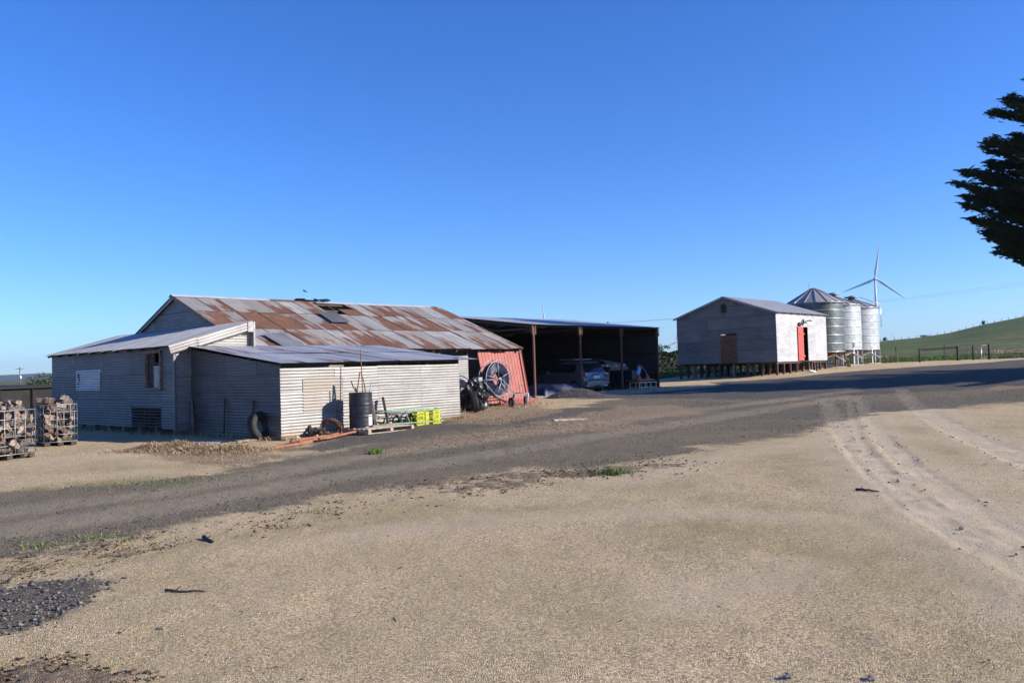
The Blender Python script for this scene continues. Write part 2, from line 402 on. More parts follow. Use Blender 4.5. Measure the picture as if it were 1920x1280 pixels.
M['drum'] = simple('drum_paint', (.030,.031,.038), .42, .25, .4, 5, (.085,.045,.03), .2, thr=(.58,.72))
M['hole'] = simple('dark_void', (.004,.004,.004), 1, 0, .1, 4)
M['galv'] = simple('galvanised_tube', (.55,.56,.57), .42, .6, .2, 9, (.34,.30,.26), .1, thr=(.55,.75))
M['dullgalv'] = simple('dull_cage_tube', (.30,.31,.32), .5, .5, .3, 9, (.20,.17,.14), .1, thr=(.5,.7))
M['hose'] = simple('blue_black_hose', (.014,.018,.050), .34, 0, .3, 9, None, .1)
M['blue'] = simple('blue_tarpaulin', (.006,.008,.030), .5, 0, .4, 4, (.012,.016,.045), .5)
M['yellow'] = simple('yellow_crate_plastic', (.56,.55,.02), .5, 0, .2, 9, (.30,.27,.06), amt=.6)
M['green'] = simple('pale_green_paint', (.20,.42,.30), .5, 0, .2, 8, (.25,.22,.15), .2)
M['bark'] = simple('tree_bark', (.07,.05,.036), .95, 0, .4, 8, (.14,.11,.08), .8)
M['logbark'] = simple('firewood_bark', (.075,.062,.054), .95, 0, .5, 12, (.19,.16,.135), .6)
M['logface'] = simple('split_wood_face', (.17,.118,.088), .85, 0, .5, 8, (.33,.28,.235), .4)
M['logred'] = simple('red_split_wood', (.10,.058,.045), .85, 0, .4, 8, (.19,.14,.115), .4)
M['pallet'] = simple('pallet_timber', (.42,.33,.24), .85, 0, .3, 8, (.24,.20,.16), .4)
M['white'] = simple('white_turbine_paint', (.62,.63,.65), .45, 0, .04, .2)
M['car'] = simple('silver_grey_car_paint', (.30,.30,.31), .26, .65, .05, 2)
M['glass'] = simple('dark_car_glass', (.02,.022,.025), .05, 0, .1, 2, spec=.8)
M['tail'] = simple('red_tail_lamp', (.45,.02,.02), .2, 0, .1, 4)
M['plate'] = simple('white_number_plate', (.72,.72,.70), .4, 0, .05, 4)
M['orange'] = simple('red_orange_enamel', (.62,.085,.035), .5, 0, .2, 4, (.35,.10,.06), .1)
M['palewhite'] = simple('pale_cream_paint', (.62,.60,.56), .5, 0, .15, 4)
M['brightblue'] = simple('bright_blue_enamel', (.04,.12,.42), .4, 0, .2, 4)
M['glasspane'] = simple('dusty_window_pane', (.20,.20,.22), .35, 0, .3, 4, (.36,.35,.34), thr=(.5,.8), amt=.5)
M['tank'] = simple('dark_tank_wall', (.010,.009,.009), .8, 0, .4, 3, (.016,.012,.011), .4)
M['concrete'] = simple('old_concrete', (.42,.38,.31), .95, 0, .25, 5, (.25,.22,.18), .5)
M['silo'] = iron('silo_sheet', (.52,.54,.54), metal=.22, rough=.30)
M['silodark'] = iron('dull_silo_sheet', (.13,.15,.15), metal=.55, rough=.40)
M['siloroof'] = iron('silo_roof_sheet', (.36,.34,.33), metal=.35, rough=.5)

# ------------------------------------------------------------------ ground
def ground_material():
    t = NT('farmyard_ground'); p = t.pos()
    def att(n):
        a = t.n('ShaderNodeAttribute', attribute_name=n); s = t.n('ShaderNodeSeparateColor'); t.put(s.inputs[0], a.outputs['Color']); return s.outputs
    A, B, D = att('ma'), att('mb'), att('mc')
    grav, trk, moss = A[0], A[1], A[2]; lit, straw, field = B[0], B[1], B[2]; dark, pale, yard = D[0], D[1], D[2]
    pv = t.vor(p, 120, out='Distance'); pc = t.vor(p, 120, out='Color')
    pv2 = t.vor(p, 26, out='Distance')
    sepc = t.n('ShaderNodeSeparateColor'); t.put(sepc.inputs[0], pc)
    nb = t.noise(p, .55, 5, .6); nm_ = t.noise(p, 3.2, 5, .65); nf = t.noise(p, 22, 4, .7)
    # crushed tan gravel
    sand = t.mix(t.ss(sepc.outputs[0], .05, .95), (.34,.243,.118), (.86,.650,.395))
    sand = t.mix(t.math('MULTIPLY', t.ss(t.math('MULTIPLY', pv, 1.0), .40, .85), .60), sand, (.16,.105,.06))
    spk = t.noise(p, 48, 2, .6)
    sand = t.mix(t.ss(spk, .56, .68), sand, (.80,.63,.40)); sand = t.mix(t.math('MULTIPLY', t.ss(spk, .44, .34), .75), sand, (.20,.14,.085))
    sand = t.mix(t.math('MULTIPLY', t.ss(nb, .42, .66), .36), sand, (.32,.245,.105))
    sand = t.mix(t.math('MULTIPLY', t.ss(nm_, .5, .75), .30), sand, (.54,.42,.29))
    sand = t.mix(t.math('MULTIPLY', pale, .55), sand, (.60,.475,.325))
    mf = t.math('MULTIPLY', moss, t.mr(t.ss(t.math('ADD', t.math('MULTIPLY', nm_, .6), t.math('MULTIPLY', nf, .4)), .36, .62), 0, 1, .25, 1.0))
    sand = t.mix(t.math('MULTIPLY', mf, .78), sand, t.mix(t.ss(nf, .35, .7), (.15,.125,.035), (.31,.25,.085)))
    trc = t.mix(t.ss(nm_, .35, .7), (.50,.40,.26), (.68,.55,.38))
    # blue grey road metal
    rcol = t.mix(sepc.outputs[1], (.080,.062,.038), (.275,.215,.120))
    rcol = t.mix(t.math('MULTIPLY', t.ss(pv2, .5, .95), .4), rcol, (.05,.045,.045))
    rcol = t.mix(t.math('MULTIPLY', t.ss(nb, .4, .68), .55), rcol, (.25,.18,.105))
    rcol = t.mix(t.math('MULTIPLY', t.ss(nm_, .52, .72), .35), rcol, (.15,.122,.075))
    rcol = t.mix(t.math('MULTIPLY', dark, .62), rcol, t.mix(sepc.outputs[2], (.032,.030,.029), (.125,.112,.10)))
    rcol = t.mix(t.math('MULTIPLY', yard, .82), rcol, t.mix(sepc.outputs[1], (.035,.032,.031), (.10,.092,.085)))  # yard gravel darkened in colour to deepen the tree shadow lying there
    edge = t.math('ADD', grav, t.math('MULTIPLY', t.math('SUBTRACT', nf, .5), 1.3))
    edge = t.math('ADD', edge, t.math('MULTIPLY', t.math('SUBTRACT', nm_, .5), .5))
    gm = t.ss(edge, .28, .72)
    c = t.mix(gm, sand, rcol)
    tm = t.math('MULTIPLY', trk, t.mr(nm_, .25, .7, .6, 1.0))
    c = t.mix(t.math('MULTIPLY', tm, t.math('SUBTRACT', 1.0, t.math('MULTIPLY', gm, .25))), c, t.mix(gm, trc, (.37,.29,.185)))
    # straw and brown litter
    sm_ = t.ss(t.math('ADD', straw, t.math('MULTIPLY', t.math('SUBTRACT', nf, .5), 1.0)), .35, .75)
    st = t.mix(t.ss(t.noise(t.mapp(p, (1, 3, 1), rot=(0, 0, .7)), 30, 4, .7), .35, .65), (.15,.085,.045), (.46,.335,.20))
    c = t.mix(t.math('MULTIPLY', sm_, .8), c, st)
    lm = t.ss(t.math('ADD', t.math('MULTIPLY', lit, .75), t.math('MULTIPLY', t.math('SUBTRACT', t.noise(p, 9, 5, .75), .5), 1.6)), .42, .62)
    c = t.mix(t.math('MULTIPLY', lm, .72), c, t.mix(t.ss(t.noise(p, 26, 4, .7), .42, .62), (.055,.038,.026), (.27,.19,.13)))
    # paddock grass
    gN = t.noise(t.mapp(p, (1, .35, 1)), .10, 5, .6); gf = t.noise(t.mapp(p, (1, .5, 1)), .8, 6, .75)
    sp = t.n('ShaderNodeSeparateXYZ'); t.put(sp.inputs[0], p)
    far = t.ss(sp.outputs[1], 110, 230)
    gg = t.mix(t.ss(gf, .35, .65), (.045,.082,.010), (.10,.145,.020))
    dry = t.mix(t.ss(gf, .35, .7), (.14,.115,.052), (.26,.215,.11))
    drm = t.math('ADD', t.math('MULTIPLY', t.ss(gN, .38, .62), .75), t.math('MULTIPLY', gf, .3))
    nearband = t.math('SUBTRACT', 1.0, t.ss(sp.outputs[1], 86, 100))
    drm = t.math('SUBTRACT', drm, t.math('MULTIPLY', nearband, .7), clamp=True)
    drm = t.math('SUBTRACT', drm, t.math('MULTIPLY', far, .48), clamp=True)
    gr = t.mix(drm, gg, dry)
    gr = t.mix(t.math('MULTIPLY', t.ss(t.noise(t.mapp(p, (1, .25, 1)), .045, 5, .7), .5, .62), .5), gr, (.13,.12,.05)); gr = t.mix(t.math('MULTIPLY', t.ss(t.noise(t.mapp(p, (.5, 1, 1)), .06, 4, .6), .56, .64), .5), gr, (.035,.055,.012))
    gr = t.mix(t.math('MULTIPLY', far, .35), gr, (.085,.105,.026))
    c = t.mix(field, c, gr)
    fk = t.noise(p, 60, 2, .6)
    c = t.mix(t.math('MULTIPLY', t.math('MULTIPLY', t.ss(fk, .57, .66), gm), .55), c, (.42,.38,.33)); c = t.mix(t.math('MULTIPLY', t.math('MULTIPLY', t.ss(fk, .43, .34), gm), .65), c, (.035,.03,.026))
    c = t.mix(field, c, gr)
    # relief
    h = t.math('MULTIPLY', t.math('SUBTRACT', 1.0, pv), t.mix(gm, (.8,)*3, (1.1,)*3) if False else 1.0)
    h = t.math('ADD', h, t.math('MULTIPLY', t.math('SUBTRACT', 1.0, pv2), t.math('MULTIPLY', gm, 1.1)))
    h = t.math('ADD', h, t.math('MULTIPLY', nf, .9))
    h = t.math('ADD', h, t.math('MULTIPLY', t.noise(p, 7, 4, .6), 1.3))
    st_ = t.mr(trk, 0, 1, .80, .35)
    n1 = t.bump(h, st_, .016)
    n2 = t.bump(t.math('ADD', gf, t.math('MULTIPLY', t.noise(p, 3, 5, .8), .5)), t.math('MULTIPLY', field, 1.0), .5, n1)
    return t.fin(c, .95, 0, n2, .25)

def build_ground():
    fine = np.radians(np.arange(48, 132.01, .2)); coarse = np.radians(np.arange(136, 405, 4.0))
    ang = np.concatenate([fine, coarse]); na = len(ang)
    rad = np.concatenate([[.35, .8], np.geomspace(1.3, 130, 520), np.geomspace(134, 9000, 90)]); nr = len(rad)
    Rr, Aa = np.meshgrid(rad, ang, indexing='ij')
    x = (Rr*np.cos(Aa)).ravel(); y = (Rr*np.sin(Aa)).ravel()
    z = gz(x, y)
    mk = masks(x, y)
    near = np.hypot(x, y) < 140
    rel = (fbm(x*1.2, y*1.2, 31)-.5)*.05 + (fbm(x*5, y*5, 41, 3)-.5)*.016
    rel += mk['gravel']*(fbm(x*9, y*9, 51, 2)-.5)*.02 - mk['rut']*.020 + mk['clod']*.008
    rel += mk['lit']*(fbm(x*7, y*7, 61, 2)-.35)*.05
    z = z + np.where(near, rel, 0) + mk['field']*(fbm(x*.8, y*.8, 71)-.5)*.12*np.where(y < 130, 1, 0)
    z = z - np.where(np.hypot(x, y) > 4000, 0, 0)
    V = np.stack([x, y, z], 1); V = np.vstack([V, [[0, 0, float(gz(0, 0))]]])
    i, j = np.meshgrid(np.arange(nr-1), np.arange(na), indexing='ij'); j2 = (j+1) % na
    F = np.stack([i*na+j, (i+1)*na+j, (i+1)*na+j2, i*na+j2], -1).reshape(-1, 4)
    me = np_mesh('ground', V, F, ground_material(), True)
    me2 = me
    def ca(name, a, b, c):
        at_ = me2.color_attributes.new(name, 'FLOAT_COLOR', 'POINT')
        col = np.ones((len(V), 4), np.float32)
        col[:-1, 0] = a; col[:-1, 1] = b; col[:-1, 2] = c
        at_.data.foreach_set('color', col.ravel())
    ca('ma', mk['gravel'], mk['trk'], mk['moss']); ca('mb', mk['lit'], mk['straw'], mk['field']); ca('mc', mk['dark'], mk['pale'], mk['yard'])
    o = link('ground', me); setp(o, 'tan crushed gravel farmyard crossed by a grey gravel track', kind='structure')
    # close the small hole at the centre
    b = MB(); b.lathe([(.36, -.03), (.01, -.03)], 24, None, True, False)
    return o
build_ground()

# distant range, blue through the air
def far_hills():
    n = 260; b = []
    Fq = []
    for i in range(n+1):
        a = R(70) + R(100)*i/n                                   # azimuth, left half
        d = 4300 + 500*math.sin(i*.13)
        x, y = math.cos(a)*d, math.sin(a)*d
        h = 30 + 26*float(fbm(np.array([i*.045]), np.array([.5]), 3)[0]) + 4*float(fbm(np.array([i*.3]), np.array([2.5]), 7)[0])
        h = h*.22 + 12*math.exp(-((i/n*100+70-118)/5)**2) + 8
        if i < 60: h *= .75
        for k, (s, e) in enumerate(((.55, -.25), (.72, .15), (.86, .62), (1.0, 1.0), (1.15, .9))):
            b.append((x*s, y*s, h*e + (6*float(fbm(np.array([i*.2]), np.array([k*1.7]), 5)[0]) if 0 < k < 4 else 0)))
    for i in range(n):
        for k in range(4): Fq.append((i*5+k, i*5+k+1, (i+1)*5+k+1, (i+1)*5+k))
    t = NT('distant_range'); p = t.pos()
    c = t.mix(t.ss(t.noise(p, .004, 6, .7), .4, .6), (.030,.042,.030), (.06,.07,.05))
    me = np_mesh('hills', np.array(b), np.array(Fq), t.fin(c, 1), True)
    setp(link('hills', me), 'long low blue range on the left horizon', kind='structure')
far_hills()

# ------------------------------------------------------------------ corrugated sheets
_sc = {}
def sheet_mesh(w, L, mat, pitch=.076, amp=.0088, seg=5, nl=1):
    key = (round(w, 2), round(L, 2), mat.name, pitch, nl, amp)
    if key in _sc: return _sc[key]
    nx = max(2, int(round(w/pitch*seg))); V = []; 
    for j in range(nl+1):
        for i in range(nx+1):
            x = w*i/nx; V.append((x, L*j/nl, amp*math.cos(2*math.pi*x/pitch)))
    F = [(j*(nx+1)+i, j*(nx+1)+i+1, (j+1)*(nx+1)+i+1, (j+1)*(nx+1)+i) for j in range(nl) for i in range(nx)]
    me = np_mesh('sheet', np.array(V), np.array(F), mat, True); _sc[key] = me; return me
def sheet(parent, O, X, Y, w, L, mat, name='sheet', col=(0, .5, 0), clip=None, jit=.0, pitch=.076, amp=.0088, label=None):
    X = Vector(X).normalized(); Y = Vector(Y).normalized(); N = X.cross(Y)
    O = Vector(O) + N*random.uniform(0, .006)
    Y2 = (Y + X*random.uniform(-jit, jit) + N*random.uniform(-jit, jit)*.6).normalized(); N2 = X.cross(Y2).normalized(); X2 = Y2.cross(N2)
    mt = Matrix((X2, Y2, N2)).transposed().to_4x4(); mt.translation = O
    me = sheet_mesh(w, L, mat, pitch, amp)
    if clip:
        bm = bmesh.new(); bm.from_mesh(me); inv = mt.inverted()
        for pc, nc in clip:                       # keeps the side the normal points away from
            bmesh.ops.bisect_plane(bm, geom=bm.verts[:]+bm.edges[:]+bm.faces[:], dist=1e-5,
                                   plane_co=inv @ Vector(pc), plane_no=inv.to_3x3() @ Vector(nc), clear_outer=True)
        if not bm.faces: bm.free(); return None
        me = bpy.data.meshes.new('sheet'); bm.to_mesh(me); bm.free(); me.materials.append(mat)
        me.polygons.foreach_set('use_smooth', [True]*len(me.polygons))
    o = link(name, me, parent, None, mt); o.color = (*col, 1)
    if label: o['label'] = label
    return o
def clad(parent, base, A, out, rects, mat, cols, clip=None, jit=.009, vertical=False, lap=.03, pitch=.076):
    """rects (a0, z0, a1, z1) along A from base; ribs run along A unless vertical"""
    base = Vector(base); A = Vector(A).normalized(); Z = Vector((0, 0, 1)); out = Vector(out)
    res = []
    for i, (a0, z0, a1, z1) in enumerate(rects):
        col = cols(i, (a0+a1)/2, (z0+z1)/2) if callable(cols) else cols
        if vertical:
            if A.cross(Z).dot(out) > 0: o = sheet(parent, base + A*a0 + Z*z0, A, Z, a1-a0+lap, z1-z0, mat, 'sheet', col, clip, jit, pitch)
            else: o = sheet(parent, base + A*a1 + Z*z0, -A, Z, a1-a0+lap, z1-z0, mat, 'sheet', col, clip, jit, pitch)
        else:
            if Z.cross(A).dot(out) > 0: o = sheet(parent, base + A*a0 + Z*z0, Z, A, z1-z0+.02, a1-a0+lap, mat, 'sheet', col, clip, jit, pitch)
            else: o = sheet(parent, base + A*a1 + Z*z0, Z, -A, z1-z0+.02, a1-a0+lap, mat, 'sheet', col, clip, jit, pitch)
        res.append(o)
    return res
def grid_rects(a0, a1, z0, z1, aw, zh, holes=(), stagger=True):
    """sheets in courses, cut round openings"""
    out = []; nz = max(1, round((z1-z0)/zh)); 
    for k in range(nz):
        za, zb = z0+(z1-z0)*k/nz, z0+(z1-z0)*(k+1)/nz
        xs = [a0]; p = a0 + (aw*random.uniform(.45, 1.0) if stagger else aw)
        while p < a1-.35: xs.append(p); p += aw*(random.uniform(.75, 1.1) if stagger else 1)
        xs.append(a1)
        for i in range(len(xs)-1): out.append((xs[i], za, xs[i+1], zb))
    for h in holes:
        nx = []
        for (x0, y0, x1, y1) in out:
            if x1 <= h[0] or x0 >= h[2] or y1 <= h[1] or y0 >= h[3]: nx.append((x0, y0, x1, y1)); continue
            if x0 < h[0]-.03: nx.append((x0, y0, h[0], y1))
            if x1 > h[2]+.03: nx.append((h[2], y0, x1, y1))
            xa, xb = max(x0, h[0]), min(x1, h[2])
            if y0 < h[1]-.03: nx.append((xa, y0, xb, h[1]))
            if y1 > h[3]+.03: nx.append((xa, h[3], xb, y1))
        out = nx
    return out
UA = math.atan2(.747, .664)                 # every building runs along this bearing

# ------------------------------------------------------------------ the old rusty shed
def old_shed():
    T = thing('iron_shed', 'long low corrugated iron shed with rust streaked gable roof, skillion wing and lean-to', 'shed', (-9.10, 22.25, 0), UA)
    I = M['iron']
    rr = lambda lo=.02, hi=.22: (random.uniform(lo, hi), random.uniform(.38, .6), random.uniform(0, .12))
    # --- timber skeletons are the parent parts
    def frame(name, segs, w=.07, mat='darkwood'):
        b = MB()
        for a, c in segs: b.beam(a, c, w, w)
        return b.build(name, M[mat], T)
    # wing end wall (faces the camera's left), shade deepened by dark sheet tones
    we = frame('wing_end_wall', [((.06, y, .15), (.06, y, 2.34)) for y in (.1, 1.9, 3.6, 5.3, 7.0, 8.65)] + [((.06, .1, z), (.06, 8.65, z)) for z in (.3, 1.2)])
    holes = [(.71, 1.26, 1.66, 2.30), (4.80, 1.23, 6.55, 1.86), (.8, .2, 2.65, .74)]
    rc = grid_rects(0, 8.73, .18, 2.39, 2.1, .74, holes)
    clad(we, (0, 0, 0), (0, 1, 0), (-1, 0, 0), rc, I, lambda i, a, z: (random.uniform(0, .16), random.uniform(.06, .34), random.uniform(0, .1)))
    # newer bright sheet with a torn end
    s = clad(we, (-.012, 0, 0), (0, 1, 0), (-1, 0, 0), [(4.80, 1.23, 6.62, 1.86)], M['zinc'], (.0, .95, .0))[0]; s['label'] = 'brighter patch sheet with torn holes at one end'
    b = MB()
    for (y, z, w, h) in ((6.42, 1.72, .10, .12), (6.38, 1.60, .07, .16), (6.44, 1.45, .09, .07), (6.47, 1.34, .05, .05)):
        b.lathe([(1, 0), (.9, .002)], 7, Matrix.Translation((-.028, y, z)) @ Matrix.Rotation(R(-90), 4, 'Y') @ Matrix.Diagonal((h*.6, w*.6, 1, 1)), False)
    b.build('torn_hole', M['hole'], we)
    b = MB()
    for z in np.arange(.22, .74, .085): b.box((-.01, 1.72, z), (.02, 1.85, .05), rx=random.uniform(-.01, .01))
    b.build('rusty_grille', M['darkwood'], T)
    # window
    b = MB()
    for y in (.73, 1.64): b.box((-.02, y, 1.78), (.09, .06, 1.06))
    for z in (1.27, 2.29): b.box((-.025, 1.185, z), (.10, .97, .06))
    wf = b.build('window_frame', M['wood'], T)
    b = MB(); b.box((.0, .98, 1.60), (.01, .46, .62)); b.build('pane', M['glasspane'], wf)
    b = MB(); b.box((.045, 1.42, 1.78), (.03, .34, .98)); b.box((.03, 1.22, 1.78), (.05, .05, .98)); b.box((.03, .95, 1.97), (.05, .44, .05)); b.build('sash', M['darkwood'], wf)
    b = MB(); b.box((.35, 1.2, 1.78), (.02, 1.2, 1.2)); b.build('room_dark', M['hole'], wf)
    # stumps under the wing
    b = MB()
    for y in np.arange(.15, 8.7, 1.05): b.box((.1, y, .06), (.14, .14, .42), jit=.01)
    for y in np.arange(.15, 8.7, 1.6): b.box((1.6, y, .06), (.14, .14, .42))
    b.build('floor_stump', M['wood'], T)
    # wing side wall, sunlit strip above the lean-to
    ws = frame('wing_side_wall', [((x, .06, .1), (x, .06, 2.3 + .27*x)) for x in (.1, 1.2, 2.2)])
    clipw = [((0, 0, 2.41), Vector((-.27, 0, 1)))]
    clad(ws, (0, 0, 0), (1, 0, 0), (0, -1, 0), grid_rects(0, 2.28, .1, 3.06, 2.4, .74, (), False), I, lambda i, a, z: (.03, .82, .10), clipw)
    b = MB(); b.box((-.01, -.01, 1.3), (.07, .07, 2.3)); b.build('corner_flashing', M['iron'], T)
    # wing roof, ribs run up the slope
    sl = (3.07-2.36)/2.46
    def wz(x): return 2.43 + sl*(x+.15)
    wr = frame('wing_roof', [((-.12, y, wz(-.12)-.07), (2.26, y, wz(2.26)-.07)) for y in np.arange(.05, 8.8, .87)], .06)
    y = -.16; k = 0
    while y < 8.75:
        sheet(wr, (-.19+random.uniform(-.03, .03), y+.80, wz(-.19)), (0, -1, 0), (1, 0, sl), .80, 2.55, M['roofiron'], 'roof_sheet', (random.choice((.0, .05, .12, .3)), random.uniform(.75, 1.0), random.uniform(0, .35)), None, .006, amp=.0055); y += .745; k += 1
    # barge sheet folded down along the lit side
    cl = [((2.34, 0, 0), (1, 0, 0))]
    bz = lambda x: wz(x) - .235
    o1 = sheet(T, (-.17, -.165, bz(-.17)), Vector((-sl, 0, 1)), (1, 0, sl), .235, 1.18, I, 'barge_sheet', (.04, .85, .05), None, 0)
    o2 = sheet(T, (.62, -.175, bz(.62)-.02), Vector((-sl, 0, 1)), (1, 0, sl), .255, 1.78, I, 'barge_sheet', (.0, .95, .0), cl, 0)
    b = MB(); b.box((2.30, -.06, 2.73), (.05, .28, .74)); b.box((2.20, -.185, 2.95), (.19, .02, .28)); b.build('corner_flashing', M['zinc'], T)
    # gable wall over the wing roof, shaded
    tn = .405
    gw = frame('gable_wall', [((2.34, 4.5, 2.4), (2.34, 4.5, 4.1)), ((2.34, 2, 2.4), (2.34, 2, 3.1)), ((2.34, 7, 2.4), (2.34, 7, 3.1))])
    cg = [((2.28, 4.5, 4.19), Vector((0, -tn, 1))), ((2.28, 4.5, 4.19), Vector((0, tn, 1)))]
    clad(gw, (2.28, 0, 0), (0, 1, 0), (-1, 0, 0), grid_rects(0, 9, 2.37, 4.3, 2.3, .64), I, lambda i, a, z: rr(.0, .2), cg)
    # main front wall, the part right of the lean-to
    fw = frame('front_wall', [((x, .06, .0), (x, .06, 2.3)) for x in (6.6, 8.2, 9.8, 11.2, 14.02)] + [((6.4, .07, 2.22), (14.1, .07, 2.22))])
    clad(fw, (0, 0, 0), (1, 0, 0), (0, -1, 0), grid_rects(5.6, 11.22, .05, 2.02, 2.3, .66), I, lambda i, a, z: (.0, random.uniform(.85, 1.0), .05))
    # rear, far end
    b = MB(); b.box((8.2, 9.0, 1.2), (11.8, .02, 2.4)); b.box((13.9, 4.5, 1.2), (.02, 8.9, 2.2)); b.build('rear_wall', I, T).color = (.1, .4, 0, 1)
    b = MB(); b.box((14.1, .02, 1.1), (.12, .12, 2.3)); b.build('corner_post', M['wood'], T)
    # main roof: ridge at y 4.5, z 4.19, eave y -.2
    L = 4.5; ca = 1/math.hypot(1, tn); Yd = Vector((0, ca, tn*ca))
    zz = lambda y: 4.20 - (4.5-y)*tn
    mr_ = frame('roof', [((x, -.2, zz(-.2)-.10), (x, 4.45, 4.08)) for x in np.arange(2.4, 14.0, 1.15)] +
                [((2.3, yy, zz(yy)-.035), (13.9, yy, zz(yy)-.035)) for yy in (-.1, 1.0, 2.0, 2.9, 3.65, 4.35)], .065)
    rows = [(-.28, 1.62), (1.50, 3.12), (3.02, 4.50)]
    # rust pattern read off the photograph, one letter per sheet: c clean, s stained, h half, r rusted, x gone
    pat = ["chsschrhshsscsss", "rhrrhshscrhhrscs", "csschshrrshhsccr"]
    lv = {'c': (.24, .40), 's': (.42, .54), 'h': (.54, .66), 'r': (.70, .84)}
    for k, (y0, y1) in enumerate(rows):
        x = 2.16; i = 0
        while x < 13.55:
            ch = pat[k][i % 16]
            w = .80; e = random.uniform(-.05, .05) if k == 0 else random.uniform(-.03, .03)
            gone = (k == 2 and i == 7)
            if not gone:
                r0 = random.uniform(*lv.get(ch, (.2, .4)))
                ln = (y1-y0)/ca
                if k == 2 and i == 8: ln = (y1-y0)/ca - .85
                o = sheet(mr_, (x, y0+e, zz(y0+e)+.012*(k+1)), (1, 0, 0), Yd, w, ln, M['roofiron'], 'roof_sheet',
                          (r0, random.uniform(.42, .86), random.choice((0, .1, .2, .45, .7))), None, .010)
                # ribs must face up: X x Y = (-1,0,0) x Yd points up
            x += .745; i += 1
        # a few short oddments between rows
    # the gap: one more row-2 sheet is half pulled away, a blue-grey loose sheet lies on the slope
    o = sheet(mr_, (6.67, 2.05, zz(2.05)+.10), (1, -.10, -.02), Yd + Vector((.05, 0, .04)), .78, 1.02, M['zinc'], 'loose_roof_sheet', (0, .28, 0), None, 0, label='loose blue-grey sheet lying on the slope')
    o = sheet(mr_, (3.30, -.30, zz(-.3)+.06), (1, 0, .03), Yd + Vector((-.1, 0, .03)), .75, 1.25, M['zinc'], 'loose_roof_sheet', (0, .62, 0), None, 0, label='newer grey sheet near the eave behind the lean-to')
    # rear slope in wide sheets
    for i in range(4):
        o = sheet(mr_, (2.16+(i+1)*2.4, 9.25, 4.20-4.75*tn), (-1, 0, 0), Vector((0, -ca, tn*ca)), 2.42, 4.77/ca, M['roofiron'], 'roof_sheet', (.3, .5, .2), None, 0)
    # ridge capping in lengths, with a lifted black length over the gap
    xs = 2.12
    for i, ln in enumerate((1.8, 1.8, 1.9, 2.0, 1.8, 1.75, .85)):
        b = MB(); lift = .0
        m = 'roofzinc'
        for s in (-1, 1): b.beam((0, s*.085, -.03), (ln, s*.085, -.03), .19, .012) if False else None
        b.add([(0, -.17, -.06), (0, 0, .02), (0, .17, -.06), (ln+.03, -.17, -.06), (ln+.03, 0, .02), (ln+.03, .17, -.06)], [(0, 3, 4, 1), (1, 4, 5, 2)])
        o = b.build('ridge_cap', M[m], mr_, Matrix.Translation((xs, 4.5, 4.235+lift+random.uniform(-.008, .012)))); o.color = ((.1, .2, .62, .1, .15, .1, .45)[i], 1, .2, 1); xs += ln
    b = MB()
    for i in range(5): b.box((7.0+i*.28, 4.46, 4.28+random.uniform(-.02, .03)), (.34, .2, .05), rx=random.uniform(-.3, .3), ry=random.uniform(-.15, .15))
    b.build('torn_ridge_flashing', M['hole'], mr_)
    # barge boards
    for a_, c_, w_ in (((2.2, -.25, zz(-.25)-.03), (2.2, 4.5, 4.16), .10), ((13.98, -.25, zz(-.25)-.06), (13.98, 4.5, 4.13), .05)):
        b = MB(); b.beam(a_, c_, .03, w_); b.build('barge_board', M['wood'], T)
    b = MB(); b.beam((2.2, 9.2, zz(-.25)-.0), (2.2, 4.5, 4.19-.03), .03, .10); b.build('barge_board', M['zinc'], T)
    # lean-to
    LX0, LX1, LY = .467, 6.42, -4.37
    le = frame('lean_to_end_wall', [((LX0+.06, y, .0), (LX0+.06, y, 1.7+.126*(y-LY))) for y in (-4.3, -3.2, -2.1, -1.0, -.1)])
    cle = [((LX0, LY, 1.775), Vector((0, -.126, 1)))]
    clad(le, (LX0, LY, 0), (0, 1, 0), (-1, 0, 0), grid_rects(0, 4.37, -.02, 2.36, 1.9, .78), I, lambda i, a, z: (random.uniform(0, .25), random.uniform(.0, .10), random.uniform(0, .1)), cle)  # lowest tones put the end wall's shade into its colour
    lf = frame('lean_to_front_wall', [((x, LY+.06, .0), (x, LY+.06, 1.74)) for x in np.arange(.6, 6.4, 1.15)])
    cols = [(0.47, 2.05), (2.05, 3.42), (3.42, 4.95), (4.95, 6.42)]
    rects = []; tone = []
    for k, (z0, z1) in enumerate(((-.05, .56), (.56, 1.13), (1.13, 1.69))):
        for i, (a, c) in enumerate(cols):
            rects.append((a-.467, z0, c-.467, z1)); 
            tone.append((.05 if i != 2 else .12, random.uniform(.72, 1.0), random.uniform(.0, .18)))
    ob = clad(lf, (LX0, LY, 0), (1, 0, 0), (0, -1, 0), rects, I, lambda i, a, z: tone[i])
    o = clad(lf, (LX0, LY-.010, 0), (1, 0, 0), (0, -1, 0), [(.62, .60, 1.78, 1.42)], I, (.10, .75, 1.0))[0]; o['label'] = 'tan coloured sheet patched into the pale wall'
    b = MB(); b.box((LX1, -2.2, .95), (.02, 4.3, 1.9)); b.build('lean_to_far_wall', I, T).color = (.1, .4, 0, 1)
    ls = (2.36-1.80)/4.49; ld = Vector((0, 1, ls)).normalized()
    lz = lambda y: 1.845 + ls*(y-LY)
    lr = frame('lean_to_roof', [((.5, y, lz(y)-.06), (6.4, y, lz(y)-.06)) for y in (-4.25, -2.9, -1.5, -.15)], .07)
    x = .33; i = 0
    while x < 6.3:
        for k, (y0, ln) in enumerate(((-4.53+random.uniform(-.05, .03), 2.35), (-2.25, 2.35))):
            sheet(lr, (x, y0, lz(y0)+.012*(k+1)), (1, 0, 0), ld, .80, ln, M['roofzinc'], 'roof_sheet',
                  (random.choice((.08, .15, .25, .36, .46)), random.uniform(.55, .95), random.uniform(0, .4)), None, .007, amp=.0062)
        x += .745; i += 1
